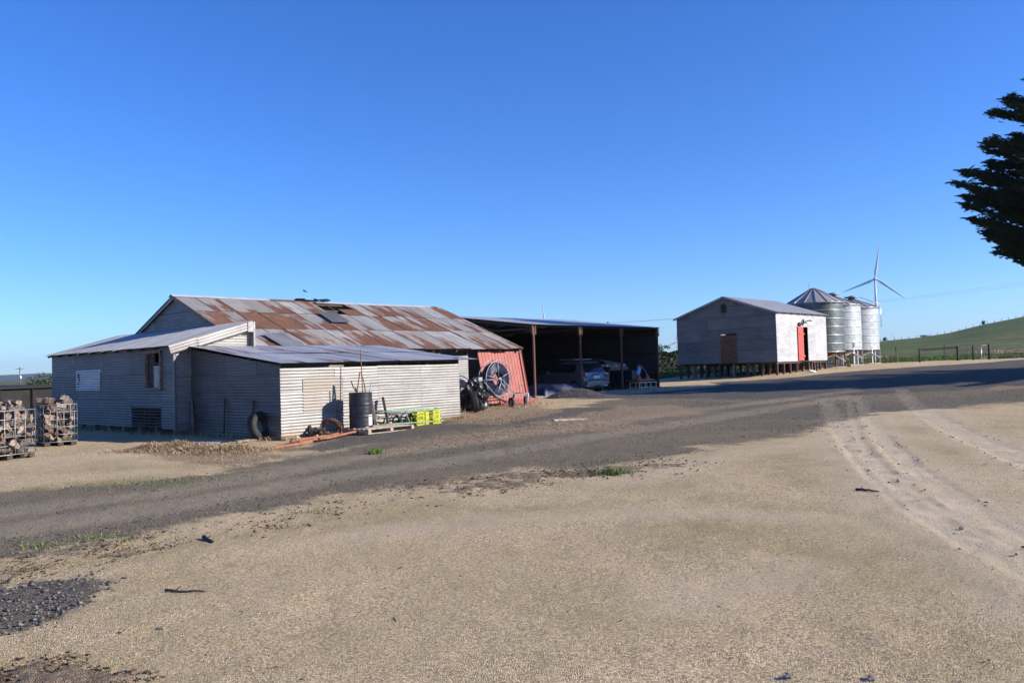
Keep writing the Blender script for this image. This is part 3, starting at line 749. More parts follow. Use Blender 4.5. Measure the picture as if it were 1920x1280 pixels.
    # poles and a pipe standing against the shaded lean-to end
    return T
SHED = old_shed()
def shed_pt(m, k, z=0.0):
    return Vector((-9.10 + .664*m - .747*k, 22.25 + .747*m + .664*k, z))

# ------------------------------------------------------------------ open machinery shed
MS0 = (1.0, 38.5)
def ms_pt(m, k, z=0.0): return Vector((MS0[0] + .664*m - .747*k, MS0[1] + .747*m + .664*k, z))
def machinery_shed():
    T = thing('machinery_shed', 'tall open fronted machinery shed with rust red posts and grey roof', 'shed', (MS0[0], MS0[1], .08), UA)
    Lx, Dy, E, H = 10.8, 11.8, 3.42, 4.16
    # posts along the front and rear
    for i in range(4):
        b = MB(); x = i*3.6
        b.box((x, 0, E/2-.1), (.09, .09, E)); b.box((x, 0, .04), (.22, .22, .14))
        for s in (-1, 1): b.box((x+s*.10, -.02, E-.22), (.07, .09, .5))
        b.build('post', M['rustpost'], T)
    for i in range(4): b = MB(); b.box((i*3.6, Dy-.1, E/2), (.1, .1, E)); b.build('post', M['rustpost'], T)
    # rafters and purlins
    b = MB()
    for i in range(4):
        x = i*3.6
        b.beam((x, 0, E-.08), (x, 5.9, H-.1), .07, .16); b.beam((x, Dy, E-.08), (x, 5.9, H-.1), .07, .16)
        b.beam((x, 0, E-.18), (x, Dy, E-.18), .06, .10)
        b.beam((x, 3, E-.18), (x, 3, E+.3), .05, .05); b.beam((x, 8.8, E-.18), (x, 8.8, E+.3), .05, .05)
    b.beam((0, .12, E-.06), (Lx, .12, E-.06), .05, .08)
    b.build('roof_truss', M['darksteel'], T)
    sl = (H-E)/5.9; d = Vector((0, 1, sl)).normalized(); L = math.hypot(6.05, sl*6.05)
    b = MB()
    for y in (.4, 1.9, 3.4, 4.9): b.beam((-.1, y, E+sl*y-.03), (Lx+.1, y, E+sl*y-.03), .05, .06)
    for y in (.4, 1.9, 3.4, 4.9): b.beam((-.1, Dy-y, E+sl*y-.03), (Lx+.1, Dy-y, E+sl*y-.03), .05, .06)
    rf = b.build('roof', M['darksteel'], T)
    x = -.15
    while x < Lx:
        sheet(rf, (x, -.15, E-.15*sl+.02), (1, 0, 0), d, .80, L, M['roofzinc'], 'roof_sheet', (0, random.uniform(.55, .75), .1), None, .001, amp=.0012)
        sheet(rf, (x+.8, Dy+.15, E-.15*sl+.02), (-1, 0, 0), Vector((0, -1, sl)).normalized(), .80, L, M['roofzinc'], 'roof_sheet', (0, .6, .1), None, .002)
        x += .765
    b = MB(); b.add([(-.18, 5.7, H-.005), (-.18, 5.9, H+.05), (-.18, 6.1, H-.005), (Lx+.2, 5.7, H-.005), (Lx+.2, 5.9, H+.05), (Lx+.2, 6.1, H-.005)], [(0, 3, 4, 1), (1, 4, 5, 2)])
    b.build('ridge_cap', M['zinc'], rf).color = (0, 1, 0, 1)
    # back and end wall
    b = MB()
    for z in (.8, 2.0, 3.0): b.beam((0, Dy-.05, z), (Lx, Dy-.05, z), .05, .07)
    bw = b.build('back_wall', M['darksteel'], T)
    x = 0
    while x < Lx-.1:
        sheet(bw, (x, Dy, -.05), (1, 0, 0), (0, 0, 1), .80, E+.05, M['shadeiron'], 'sheet', (.25, .05, .1), None, 0); x += .77
    b = MB()
    for z in (.8, 2.0, 3.0): b.beam((Lx-.03, .1, z), (Lx-.03, Dy, z), .05, .07)
    ew = b.build('end_wall', M['darksteel'], T)
    y = 0.0
    ce = [((Lx, 0, E-.02), Vector((0, -sl, 1))), ((Lx, Dy, E-.02), Vector((0, sl, 1)))]
    while y < Dy-.1:
        sheet(ew, (Lx, y, -.05), (0, 1, 0), (0, 0, 1), .80, H+.1, M['shadeiron'], 'sheet', (.2, .08, .1), ce, 0); y += .765
    b = MB(); b.box((-.02, 7.8, E/2), (.03, 7.9, E)); b.build('near_end_wall', M['shadeiron'], T).color = (.2, .3, .3, 1)
    b = MB(); b.beam((Lx+.05, -.05, E+.02), (Lx+.05, -.05, E-.35), .09, .09); b.build('gutter_downpipe', M['galv'], T)
    return T
MSH = machinery_shed()

# ------------------------------------------------------------------ shed on stumps
WS0 = (17.62, 55.0)
def ws_pt(m, k, z=0.0): return Vector((WS0[0] + .664*m - .747*k, WS0[1] + .747*m + .664*k, z))
def stilt_shed():
    z0 = 0.0
    T = thing('stilted_shed', 'grey iron gabled shed raised on rows of red timber stumps', 'shed', (WS0[0], WS0[1], 0), UA)
    FZ, E, H, Wd, Lx = 1.33, 4.68, 5.93, 7.5, 8.7
    I = M['iron']
    nx, ny = 9, 8
    for i in range(nx):
        for j in range(ny):
            x, y = .12 + (Lx-.24)*i/(nx-1), .12 + (Wd-.24)*j/(ny-1)
            p = ws_pt(x, y); g = G(p.x, p.y)-.12; h = FZ-.12-g
            b = MB(); b.box((x, y, g+h/2), (.13, .13, h), jit=.008)
            o = b.build('stump', M['redwood'] if (i+j) % 3 or j < 2 else M['wood'], T)
    b = MB()
    for j in range(ny): y = .12 + (Wd-.24)*j/(ny-1); b.box((Lx/2, y, FZ-.07), (Lx, .09, .12))
    b.box((Lx/2, Wd/2, FZ-.0), (Lx-.02, Wd-.02, .04)); b.build('floor', M['darkwood'], T)
    def frame(name, segs):
        b = MB()
        for a, c in segs: b.beam(a, c, .07, .07)
        return b.build(name, M['wood'], T)
    tn = (H-E)/(Wd/2)
    # end wall, shade painted in with darker sheet tones
    ew = frame('end_wall', [((.07, y, FZ), (.07, y, E)) for y in (.1, 1.9, 3.7, 5.6, 7.4)])
    holes = [(2.88, FZ, 4.10, 3.36), (3.55, 4.84, 3.98, 5.42)]
    c = [((0, Wd/2, H), Vector((0, -tn, 1))), ((0, Wd/2, H), Vector((0, tn, 1)))]
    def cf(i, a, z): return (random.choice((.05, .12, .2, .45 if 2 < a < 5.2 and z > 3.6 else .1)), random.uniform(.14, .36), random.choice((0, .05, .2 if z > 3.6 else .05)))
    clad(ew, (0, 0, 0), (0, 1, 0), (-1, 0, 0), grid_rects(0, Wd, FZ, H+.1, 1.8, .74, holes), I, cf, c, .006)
    b = MB(); 
    for i in range(7): b.box((.0, 2.97+.173*i, 2.30), (.03, .165, 1.94+random.uniform(-.03, .03)))
    b.box((-.03, 3.49, 1.9), (.03, 1.2, .12)); b.box((-.03, 3.49, 2.9), (.03, 1.2, .12)); b.build('rusty_door', M['rust'] if False else M['rustdoor'], T)
    b = MB()
    for i in range(6): b.box((-.01, 3.765, 4.88+.095*i), (.02, .42, .075), ry=.5)
    b.build('vent_louvre', M['darkwood'], T)
    # side wall, sunlight put into paler sheet tones, with the doorway
    sw = frame('side_wall', [((x, .07, FZ), (x, .07, E)) for x in (.1, 1.8, 3.4, 5.4, 7.0, 8.6)] + [((.1, .07, E-.05), (8.6, .07, E-.05))])
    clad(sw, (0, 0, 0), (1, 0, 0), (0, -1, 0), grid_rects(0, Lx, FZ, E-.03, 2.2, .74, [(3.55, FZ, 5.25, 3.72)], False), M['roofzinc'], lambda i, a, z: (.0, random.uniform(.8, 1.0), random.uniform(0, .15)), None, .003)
    b = MB()
    for i in range(6): b.box((3.42+.155*i, -.06, FZ+1.23), (.148, .035, 2.36))
    d = b.build('sliding_door', M['reddoor'], T)
    b = MB(); b.box((4.0, -.09, FZ+.35), (.85, .02, .1)); b.box((4.0, -.09, FZ+1.9), (.85, .02, .1)); b.build('door_ledge', M['reddoor'], d)
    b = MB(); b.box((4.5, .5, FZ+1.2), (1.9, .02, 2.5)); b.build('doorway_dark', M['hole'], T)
    b = MB(); b.box((4.55, -.38, FZ-.09), (1.25, .7, .07)); b.box((4.1, -.62, FZ-.5), (.09, .09, .8)); b.box((5.05, -.62, FZ-.5), (.09, .09, .8)); b.build('landing', M['redwood'], T)
    b = MB()
    b.beam((3.5, -.06, 3.98), (3.66, -.09, 3.78), .10, .10); b.beam((3.62, -.12, 4.05), (3.62, -.12, 3.80), .07, .07)
    b.beam((4.3, -.10, 4.22), (4.15, -.13, 3.92), .10, .12); b.beam((4.32, -.10, 4.02), (4.02, -.13, 3.84), .08, .08)
    b.beam((4.55, -.08, 4.08), (5.1, -.30, 4.20), .05, .07); b.beam((4.95, -.22, 4.17), (5.35, -.30, 4.13), .04, .06)
    b.build('hoist_bracket', M['darkwood'], T)
    b = MB(); b.box((Lx, Wd/2, (FZ+E)/2), (.02, Wd, E-FZ)); b.box((Lx/2, Wd, (FZ+E)/2), (Lx, .02, E-FZ)); b.build('rear_wall', I, T).color = (.1, .5, .1, 1)
    # roof
    ca = 1/math.hypot(1, tn)
    b = MB()
    for x in np.arange(.1, Lx+.2, 1.2): b.beam((x, -.12, E-.12*tn-.05), (x, Wd/2, H-.05), .06, .08)
    rf = b.build('roof', M['wood'], T)
    x = -.12; 
    while x < Lx:
        sheet(rf, (x, -.2, E-.2*tn+.03), (1, 0, 0), Vector((0, ca, tn*ca)), .80, (Wd/2+.2)/ca, M['roofzinc'], 'roof_sheet', (0, random.uniform(.50, .62), .12), None, .002, amp=.004)
        sheet(rf, (x+.8, Wd+.2, E-.2*tn+.03), (-1, 0, 0), Vector((0, -ca, tn*ca)), .80, (Wd/2+.2)/ca, M['roofzinc'], 'roof_sheet', (0, .5, .1), None, .002)
        x += .765
    b = MB(); b.add([(-.16, Wd/2-.18, H-.02), (-.16, Wd/2, H+.06), (-.16, Wd/2+.18, H-.02), (Lx+.1, Wd/2-.18, H-.02), (Lx+.1, Wd/2, H+.06), (Lx+.1, Wd/2+.18, H-.02)], [(0, 3, 4, 1), (1, 4, 5, 2)])
    b.build('ridge_cap', M['zinc'], rf).color = (0, .9, 0, 1)
    for y_ in (-.22, Wd+.22):
        b = MB(); b.beam((-.13, y_, E-.12), (-.13, Wd/2, H-.0), .03, .13); b.build('barge_board', M['zinc'], T).color = (0, .5, 0, 1)
    return T
M['rustdoor'] = simple('rust_brown_door', (.10,.055,.032), .85, .1, .4, 5, (.20,.10,.055), .3)
STILT = stilt_shed()

# ------------------------------------------------------------------ silos
def silo(loc, r, zb, ze, zt, body, label, rings, number=None, cap=True, az0=0.0, ladder=False):
    T = thing('grain_silo', label, 'silo', (loc[0], loc[1], 0), 0, 'grain silos behind the stilted shed')
    g = G(*loc); n = 40
    nb = 6
    for i in range(nb):
        a, c = zb + (ze-zb)*i/nb, zb + (ze-zb)*(i+1)/nb
        prof = []; m = 14
        for k in range(m+1): prof.append((r + .008*math.cos(k*math.pi) - .004*(i % 2), a + (c-a)*k/m))
        b = MB(); b.lathe(prof, n, None, True, False); o = b.build('wall_band', body, T); o.color = (.02, random.uniform(.50, .62), 0, 1)
    for i in range(nb+1):
        z = zb + (ze-zb)*i/nb
        b = MB(); b.ring((0, 0, z), r+.02, .026, 'Z', n, 6); o = b.build('band_ring', M['galv'] if rings else body, T); o.color = (0, .8, 0, 1)
    # folded cone roof
    b = MB(); ns = 16; vs = []; fs = []; ri = .28
    zc = zt-.35 if cap else zt
    for k in range(ns):
        a = 2*math.pi*k/ns + az0
        vs += [((r+.14)*math.cos(a), (r+.14)*math.sin(a), ze-.03), (ri*math.cos(a), ri*math.sin(a), zc)]
    for k in range(ns): j = (k+1) % ns; fs.append((2*k, 2*j, 2*j+1, 2*k+1))
    b.add(vs, fs); b.lathe([(r+.145, ze-.07), (r+.145, ze-.025)], ns*2, None, False, False)
    rf = b.build('roof_cone', M['siloroof'], T); rf.color = (.02, .62, .12, 1)
    for k in range(ns):
        a = 2*math.pi*k/ns + az0; b = MB()
        b.beam(((r+.14)*math.cos(a), (r+.14)*math.sin(a), ze-.01), (ri*math.cos(a), ri*math.sin(a), zc+.02), .07, .05)
        o = b.build('roof_rib', M['siloroof'], rf); o.color = (0, .75 if k % 2 else .35, .0, 1)
    b = MB()
    if cap:
        b.lathe([(ri+.02, zc-.05), (ri+.03, zc+.12), (ri+.30, zc+.13), (ri+.32, zc+.20), (.08, zc+.36), (.05, zt)], 10)
        b.box((-.1, 0, zc+.22), (.9, .6, .06), .3, .1)
    else:
        b.lathe([(ri+.06, zc-.06), (ri+.08, zc+.02), (.05, zc+.10)], 12); b.tube([(-.35, 0, zc-.1), (-.38, 0, zc+.55)], .015, 5)
    o = b.build('roof_cap', M['siloroof'], T); o.color = (.1, .22, 0, 1)
    b = MB(); b.lathe([(r*.98, zb+.02), (.25, zb-(zb-g)*.62), (.2, zb-(zb-g)*.70)], 24); o = b.build('hopper_cone', M['siloroof'] if not rings else M['rust'], T); o.color = (.3, .4, .1, 1)
    nl = 9
    for k in range(nl):
        a = 2*math.pi*k/nl + .2; x, y = (r-.02)*math.cos(a), (r-.02)*math.sin(a)
        b = MB(); b.beam((x, y, g-.05), (x, y, zb+.15), .09, .09, (math.cos(a), math.sin(a), 0)); b.box((x, y, g+.01), (.2, .2, .06))
        b.build('leg', M['galv'] if not rings else M['rustpost'], T)
    b = MB(); b.ring((0, 0, g+.05), r, .04, 'Z', 30, 5); b.build('base_ring', M['concrete'], T)
    if number:
        cu = bpy.data.curves.new('number', 'FONT'); cu.body = number; cu.size = .55; cu.extrude = .004; cu.align_x = 'CENTER'
        to = bpy.data.objects.new('number', cu); C.objects.link(to)
        bpy.context.view_layer.update()
        me = bpy.data.meshes.new_from_object(to.evaluated_get(bpy.context.evaluated_depsgraph_get())); bpy.data.objects.remove(to)
        me.materials.append(M['black'])
        a = math.atan2(-loc[1], -loc[0]) + R(42)
        mt = Matrix.Translation(((r+.02)*math.cos(a), (r+.02)*math.sin(a), zb+.18)) @ Matrix.Rotation(a+R(90), 4, 'Z') @ Matrix.Rotation(R(90), 4, 'X')
        link('number', me, T, None, mt)
    if ladder:
        a = R(-15); b = MB()
        for s in (-.16, .16):
            pts = [((r+.22)*math.cos(a)-s*math.sin(a), (r+.22)*math.sin(a)+s*math.cos(a), z) for z in (zb+2.0, ze+.3)]
            b.tube(pts, .022, 5); b.tube([pts[1], (pts[1][0]*.28, pts[1][1]*.28, zt-.3+.15)], .022, 5)
        for z in np.arange(zb+2.1, ze+.2, .3): b.beam(((r+.22)*math.cos(a)+.16*math.sin(a), (r+.22)*math.sin(a)-.16*math.cos(a), z), ((r+.22)*math.cos(a)-.16*math.sin(a), (r+.22)*math.sin(a)+.16*math.cos(a), z), .02, .02)
        b.build('ladder', M['galv'], T)
    # filler slide below
    b = MB(); b.beam((.6, -r*.9, zb-.2), (1.3, -r*1.15, zb-.75), .3, .05); b.build('outlet_chute', M['galv'], T)
    return T
silo((24.25, 66.0), 2.13, 1.95, 5.85, 7.0, M['silodark'], 'dull dark grey silo with pale hoops, nearest to the stilted shed', True, None, False, .1)
silo((27.65, 71.0), 2.22, 2.12, 5.9, 7.05, M['silo'], 'shiny white silo with the number 3, middle of the three', False, '3', True, .2)
silo((31.35, 76.0), 2.22, 2.10, 5.9, 7.1, M['silo'], 'shiny white silo with a ladder, rightmost of the three', False, None, True, .25, True)

# ------------------------------------------------------------------ wind turbines
def turbine(px, py, Y, blade, rot, yaw, label, zb=0):
    h = at(px, py, Y); T = thing('wind_turbine', label, 'wind turbine', (h.x, h.y, zb), yaw, 'wind turbines on the skyline')
    H = h.z - zb; s = blade/50
    b = MB(); b.lathe([(2.3*s, -5), (2.1*s, H*.3), (1.6*s, H*.75), (1.25*s, H-1.5*s)], 20); b.build('tower', M['white'], T)
    b = MB(); b.box((0, 2.5*s, H), (3.8*s, 11*s, 3.9*s)); b.build('nacelle', M['white'], T)
    b = MB(); b.lathe([(.05, 2.6*s), (1.2*s, 2.0*s), (1.9*s, .6*s), (1.9*s, -1.6*s)], 16, Matrix.Translation((0, -4.2*s, H)) @ Matrix.Rotation(R(90), 4, 'X')); hub = b.build('hub', M['white'], T)
    for k in range(3):
        a = rot + k*2*math.pi/3
        b = MB(); prof = [(1.2, .8, .8), (4, 1.1, .8), (9, 2.0, .42), (18, 1.55, .3), (30, 1.1, .2), (42, .65, .12), (49, .28, .05), (50, .08, .03)]
        vs = []
        for r_, c, th in prof:
            for q in range(8):
                t = 2*math.pi*q/8; vs.append((c*math.cos(t)*s + (-.35*c*s), th*math.sin(t)*s, r_*s))
        fs = [(i*8+q, i*8+(q+1) % 8, (i+1)*8+(q+1) % 8, (i+1)*8+q) for i in range(len(prof)-1) for q in range(8)]
        b.add(vs, fs, True)
        b.build('blade', M['white'], T, Matrix.Translation((0, -4.3*s, H)) @ Matrix.Rotation(a, 4, 'Y') @ Matrix.Rotation(.12, 4, 'Z'))
    return T
turbine(1640.5, 523, 1150, 47, R(9.0), R(-18), 'large white wind turbine standing behind the right silo')
turbine(1268.5, 641, 3000, 47, R(6), R(-15), 'small distant turbine just left of the stilted shed')
turbine(1024, 612, 1650, 48, R(-8), R(-10), 'turbine whose single blade pokes above the machinery shed roof')
turbine(1682, 641, 2600, 42, R(-28), R(-12), 'faint turbine blade showing over the green hill crest', 10)
turbine(152, 664, 2600, 40, R(-20), R(10), 'tiny turbine blade over the wing roof of the rusty shed')

# ================================================================== objects by the lean-to
LF = -4.37
def wp(m, out, z=0.0):
    """point in front of the lean-to wall"""
    p = shed_pt(m, LF-out); return Vector((p.x, p.y, G(p.x, p.y)+z))
def tyre(name, label, loc, r=.33, w=.19, rot=None, group=None, rim=False):
    T = thing(name, label, 'tyre', loc, 0, group)
    if rot is not None: T.matrix_world = Matrix.Translation(loc) @ rot
    b = MB(); pr = []
    for k in range(15):
        a = 2*math.pi*k/14; pr.append((r-.10 + .10*math.cos(a)*(1.0 if math.cos(a) > 0 else .9), w/2*math.sin(a)))
    b.lathe(pr, 32, None, True, False); b.build('tread_and_wall', M['rubber'], T)
    b = MB()
    for k in range(40):
        a = 2*math.pi*k/40
        for s in (-1, 1): b.box((math.cos(a)*(r-.002), math.sin(a)*(r-.002), s*w*.24), (.014, .03, w*.36), rz=a)
    b.build('tread_block', M['rubber'], T)
    if rim: b = MB(); b.lathe([(r-.16, -.05), (r-.17, 0), (.05, .02), (.05, .05)], 20); b.build('rim', M['galv'], T)
    return T

def pallet(name, label, loc, rz, L=1.15, Wd=1.1, mat='pallet', group=None):
    T = thing(name, label, 'pallet', loc, rz, group)
    for i in range(6): b = MB(); b.box((0, -Wd/2+.06+(Wd-.12)*i/5, .125), (L, .10, .02), jit=.004); b.build('deck_board', M[mat], T)
    for i in range(3): b = MB(); b.box((-L/2+.05+(L-.1)*i/2, 0, .07), (.09, Wd, .085)); b.build('bearer', M[mat], T)
    for i in range(3): b = MB(); b.box((0, -Wd/2+.06+(Wd-.12)*i/2, .018), (L, .10, .018)); b.build('bottom_board', M[mat], T)
    return T

def lean_to_things():
    pallet('timber_pallet', 'weathered timber pallet on the gravel, dark drum standing on its left end', wp(2.72, .80, .0), UA+.06, 1.55, 1.0)
    p = wp(2.30, .66, .135)
    T = thing('steel_drum', 'dark steel drum with two rolled hoops standing on a pallet', 'drum', p)
    b = MB(); pr = [(.283, 0), (.292, .005), (.292, .02), (.284, .03)]
    for z in np.arange(.05, .86, .018):
        r_ = .285 + .009*math.exp(-((z-.29)/.012)**2) + .009*math.exp(-((z-.58)/.012)**2) - .003*math.sin(z*60)*.3; pr.append((r_, z))
    pr += [(.284, .86), (.292, .868), (.292, .882), (.280, .882), (.276, .60)]
    b.lathe(pr, 40, None, True, False); b.lathe([(.278, .6), (.01, .6)], 24, None, False, False); b.build('drum_wall', M['drum'], T)
    for z in (.295, .585): b = MB(); b.ring((0, 0, z), .290, .010, 'Z', 40, 6); b.build('hoop', M['galv'] if False else M['drum'], T)
    b = MB()
    for i in range(7):
        a = R(-38+4*i); b.box((.290*math.cos(a), .290*math.sin(a), .20), (.004, .022, .26), rz=a)
    o = b.build('pale_label', M['palewhite'], T); o['label'] = 'pale peeling label low on the right side'
    # bars standing in the drum
    def rod(name, label, pts, r, mat, flat=False, cat='steel bar'):
        b = MB(); P = [p + Vector(q) for q in pts]
        if flat:
            for i in range(len(P)-1): b.beam(P[i], P[i+1], r*2.6, r*1.3)
        else: b.tube(P, r, 7)
        o = b.build(name, M[mat]); return setp(o, label, cat)
    rod('steel_rod', 'tallest thin rusty rod standing upright in the drum', [(-.05, .12, .02), (.02, .2, .9), (-.02, .26, 1.95)], .014, 'rust')
    rod('bent_bar', 'rusty bar bent to an upside down V standing in the drum', [(-.12, 0, .62), (-.05, .02, 1.12), (-.01, .03, 1.38), (.03, .04, 1.36), (.09, .05, 1.1), (.15, .06, .62)], .016, 'rust', True)
    rod('crooked_branch', 'short dark crooked branch leaning left out of the drum', [(-.05, -.05, .62), (-.10, -.05, .9), (-.17, -.04, 1.03), (-.22, -.03, 1.18)], .015, 'darkwood', False, 'branch')
    rod('grey_bar', 'short grey bar leaning right out of the drum', [(.20, -.05, .62), (.24, -.04, .88), (.29, -.03, 1.13)], .013, 'dullgalv')
    rod('iron_strap', 'broad dark strap curling beside the bent bar in the drum', [(-.14, .05, .62), (-.10, .06, .88), (-.13, .06, 1.0)], .018, 'rust', True)
    # wire bundle behind the drum
    q = wp(1.55, .42, .17); b = MB()
    for i in range(9):
        m = Matrix.Translation(q + Vector((random.uniform(-.05, .05), random.uniform(-.04, .04), random.uniform(-.04, .06)))) @ Matrix.Rotation(random.uniform(-.5, .5), 4, 'X') @ Matrix.Rotation(random.uniform(-.5, .5), 4, 'Y')
        b.ring((0, 0, 0), random.uniform(.17, .26), .012, 'Y', 20, 5, m)
    setp(b.build('wire_coil', M['rust']), 'tangled rusty wire coil in the shade left of the drum', 'wire coil')
    # dark heap of wet bark / tarp with the wire
    b = MB(); q = wp(1.35, .30, 0)
    for i in range(14):
        a = random.uniform(0, 6.28); r_ = random.uniform(0, .3)
        b.box(q + Vector((math.cos(a)*r_, math.sin(a)*r_*.6, random.uniform(.02, .22))), (random.uniform(.15, .4), .06, .05), random.uniform(0, 3), random.uniform(-.4, .4), random.uniform(-.5, .5))
    setp(b.build('scrap_heap', M['darkwood']), 'low dark heap of broken boards left of the drum', 'scrap')
    # long rusty rails on the ground
    for i, (a, c, r_, lb) in enumerate((((500, 846), (664, 813), .030, 'lowest and longest rusty pipe lying on the straw'), ((545, 832), (708, 799), .028, 'rusty pipe nearest the wall with its end under the pallet'),
                                ((560, 834), (672, 808), .022, 'thin orange pipe between the two longer pipes'), ((598, 829), (716, 806), .03, 'rusty pipe nearest the pallet'))):
        P, Q = gp(*a), gp(*c); b = MB(); n = 6
        pts = [Vector((P[0]+(Q[0]-P[0])*k/n, P[1]+(Q[1]-P[1])*k/n, 0)) for k in range(n+1)]
        for k, v in enumerate(pts): v.z = G(v.x, v.y) + r_ + .015*i + .012*math.sin(k*1.7+i)
        b.tube(pts, r_, 8); setp(b.build('rusty_pipe', M['orangerust']), lb, 'pipe', 'rusty pipes lying along the lean-to wall')
    # short posts leaning on the wall
    for (m, lb, h, o_) in ((3.02, 'grey short post leaning on the wall, just right of the drum', .78, .20), (3.40, 'darker rusty short post leaning on the wall, left of the green frame', .82, .22)):
        b = MB(); f = wp(m, .30+o_*.5, -.02); t = wp(m+.02, .16, h); b.beam(f, t, .085, .06, (1, 0, 0)); setp(b.build('short_post', M['darkwood'] if h > .8 else M['wood']), lb, 'post')
    # green trolley frame with yellow crates
    o = wp(4.25, .42, 0)
    T = thing('trolley_frame', 'pale green tubular trolley frame lying on its side along the wall', 'trolley', o, UA)
    b = MB()
    for z, y in ((.42, .05), (.44, .22), (.10, -.12)): b.tube([(-1.15, y+.1, z+.02), (-.4, y, z), (1.0, y, z-.03)], .016, 7)
    for x in (-.25, .98): b.tube([(x, .22, .42), (x, .05, .41), (x, -.12, .10)], .014, 6)
    b.build('frame', M['green'], T)
    for x in (-.75, -.25):
        b = MB(); b.tube([(x-.28, .05, .03), (x-.22, .04, .25), (x-.02, .02, .37), (x+.18, 0, .33), (x+.28, 0, .05)], .022, 7); b.build('mudguard', M['black'], T)
    b = MB(); b.ring((-.55, .05, .16), .13, .03, 'Y', 22, 7); b.build('wheel', M['rubber'], T)
    b = MB(); b.ring((-.05, .12, .16), .13, .03, 'Y', 22, 7); b.build('wheel', M['rubber'], T)
    def crate(m, out, L, lb):
        c = wp(m, out, 0); T = thing('yellow_crate', lb, 'crate', c, UA, 'yellow crates by the green trolley')
        H = .36; D = .28
        b = MB()
        for z in (.01, .13, .26, H-.01):
            for y in (-D/2, D/2): b.box((0, y, z), (L, .012, .028))
            for x in (-L/2, L/2): b.box((x, 0, z), (.012, D, .028))
        b.build('rim_band', M['yellow'], T)
        b = MB(); n = max(4, int(L/.05))
        for i in range(n+1):
            for y in (-D/2, D/2): b.box((-L/2+L*i/n, y, H/2), (.020, .012, H))
        for i in range(7):
            for x in (-L/2, L/2): b.box((x, -D/2+D*i/6, H/2), (.012, .02, H))
        b.build('side_slats', M['yellow'], T)
        b = MB(); b.box((0, 0, .012), (L-.01, D-.01, .01)); b.build('base', M['yellow'], T)
    crate(4.40, .40, .26, 'left yellow slatted crate standing between the green rails')
    crate(4.63, .40, .09, 'narrow yellow slatted crate between the two wider ones')
    crate(4.97, .42, .28, 'right yellow slatted crate at the end of the green frame')
    # lean-to end wall: poles, tyre, plank
    def ep(y, out, z=0.0):
        p = shed_pt(.467-out, LF+y); return Vector((p.x, p.y, G(p.x, p.y)+z))
    tyre('old_tyre', 'worn black tyre leaning on the shaded lean-to end wall', ep(.62, .22, .335), .345, .20,
         Matrix.Rotation(UA, 4, 'Z') @ Matrix.Rotation(R(20), 4, 'Z') @ Matrix.Rotation(R(78), 4, 'X'))
    for y, h, lb in ((1.15, .95, 'dark steel picket standing by the tyre against the lean-to end'), (2.52, 1.0, 'dark steel picket standing at mid width of the lean-to end')):
        b = MB(); b.beam(ep(y, .10, -.03), ep(y+.02, .04, h), .04, .03); setp(b.build('steel_picket', M['black']), lb, 'picket')
    b = MB(); b.tube([ep(4.15, .10, 0), ep(4.1, .12, .3), ep(4.18, .08, .6), ep(4.26, .06, .95)], .035, 6); setp(b.build('bent_offcut', M['wood']), 'bent grey offcut standing in the dark corner of wing and lean-to', 'offcut')
    b = MB(); b.box(ep(.55, .45, .03), (1.0, .12, .05), UA+.2, 0, .02, .008); setp(b.build('loose_board', M['wood']), 'grey board lying on the ground below the tyre', 'board')
    P = gp(372, 838); b = MB(); b.box((P[0], P[1], G(*P)+.08), (.95, .42, .02), .3, .08, -.05, .01); setp(b.build('scrap_sheet', M['galv']), 'pale bent scrap sheet lying on the dead grass', 'sheet metal')
    P = gp(395, 836); b = MB(); b.ring((P[0]+.25, P[1]-.1, G(*P)+.10), .035, .008, 'Y', 14, 5); b.box((P[0]+.05, P[1]+.05, G(*P)+.09), (.5, .14, .05), -.2); setp(b.build('pipe_fitting', M['black']), 'dark pipe offcut with round end beside the pale scrap sheet', 'pipe')
lean_to_things()

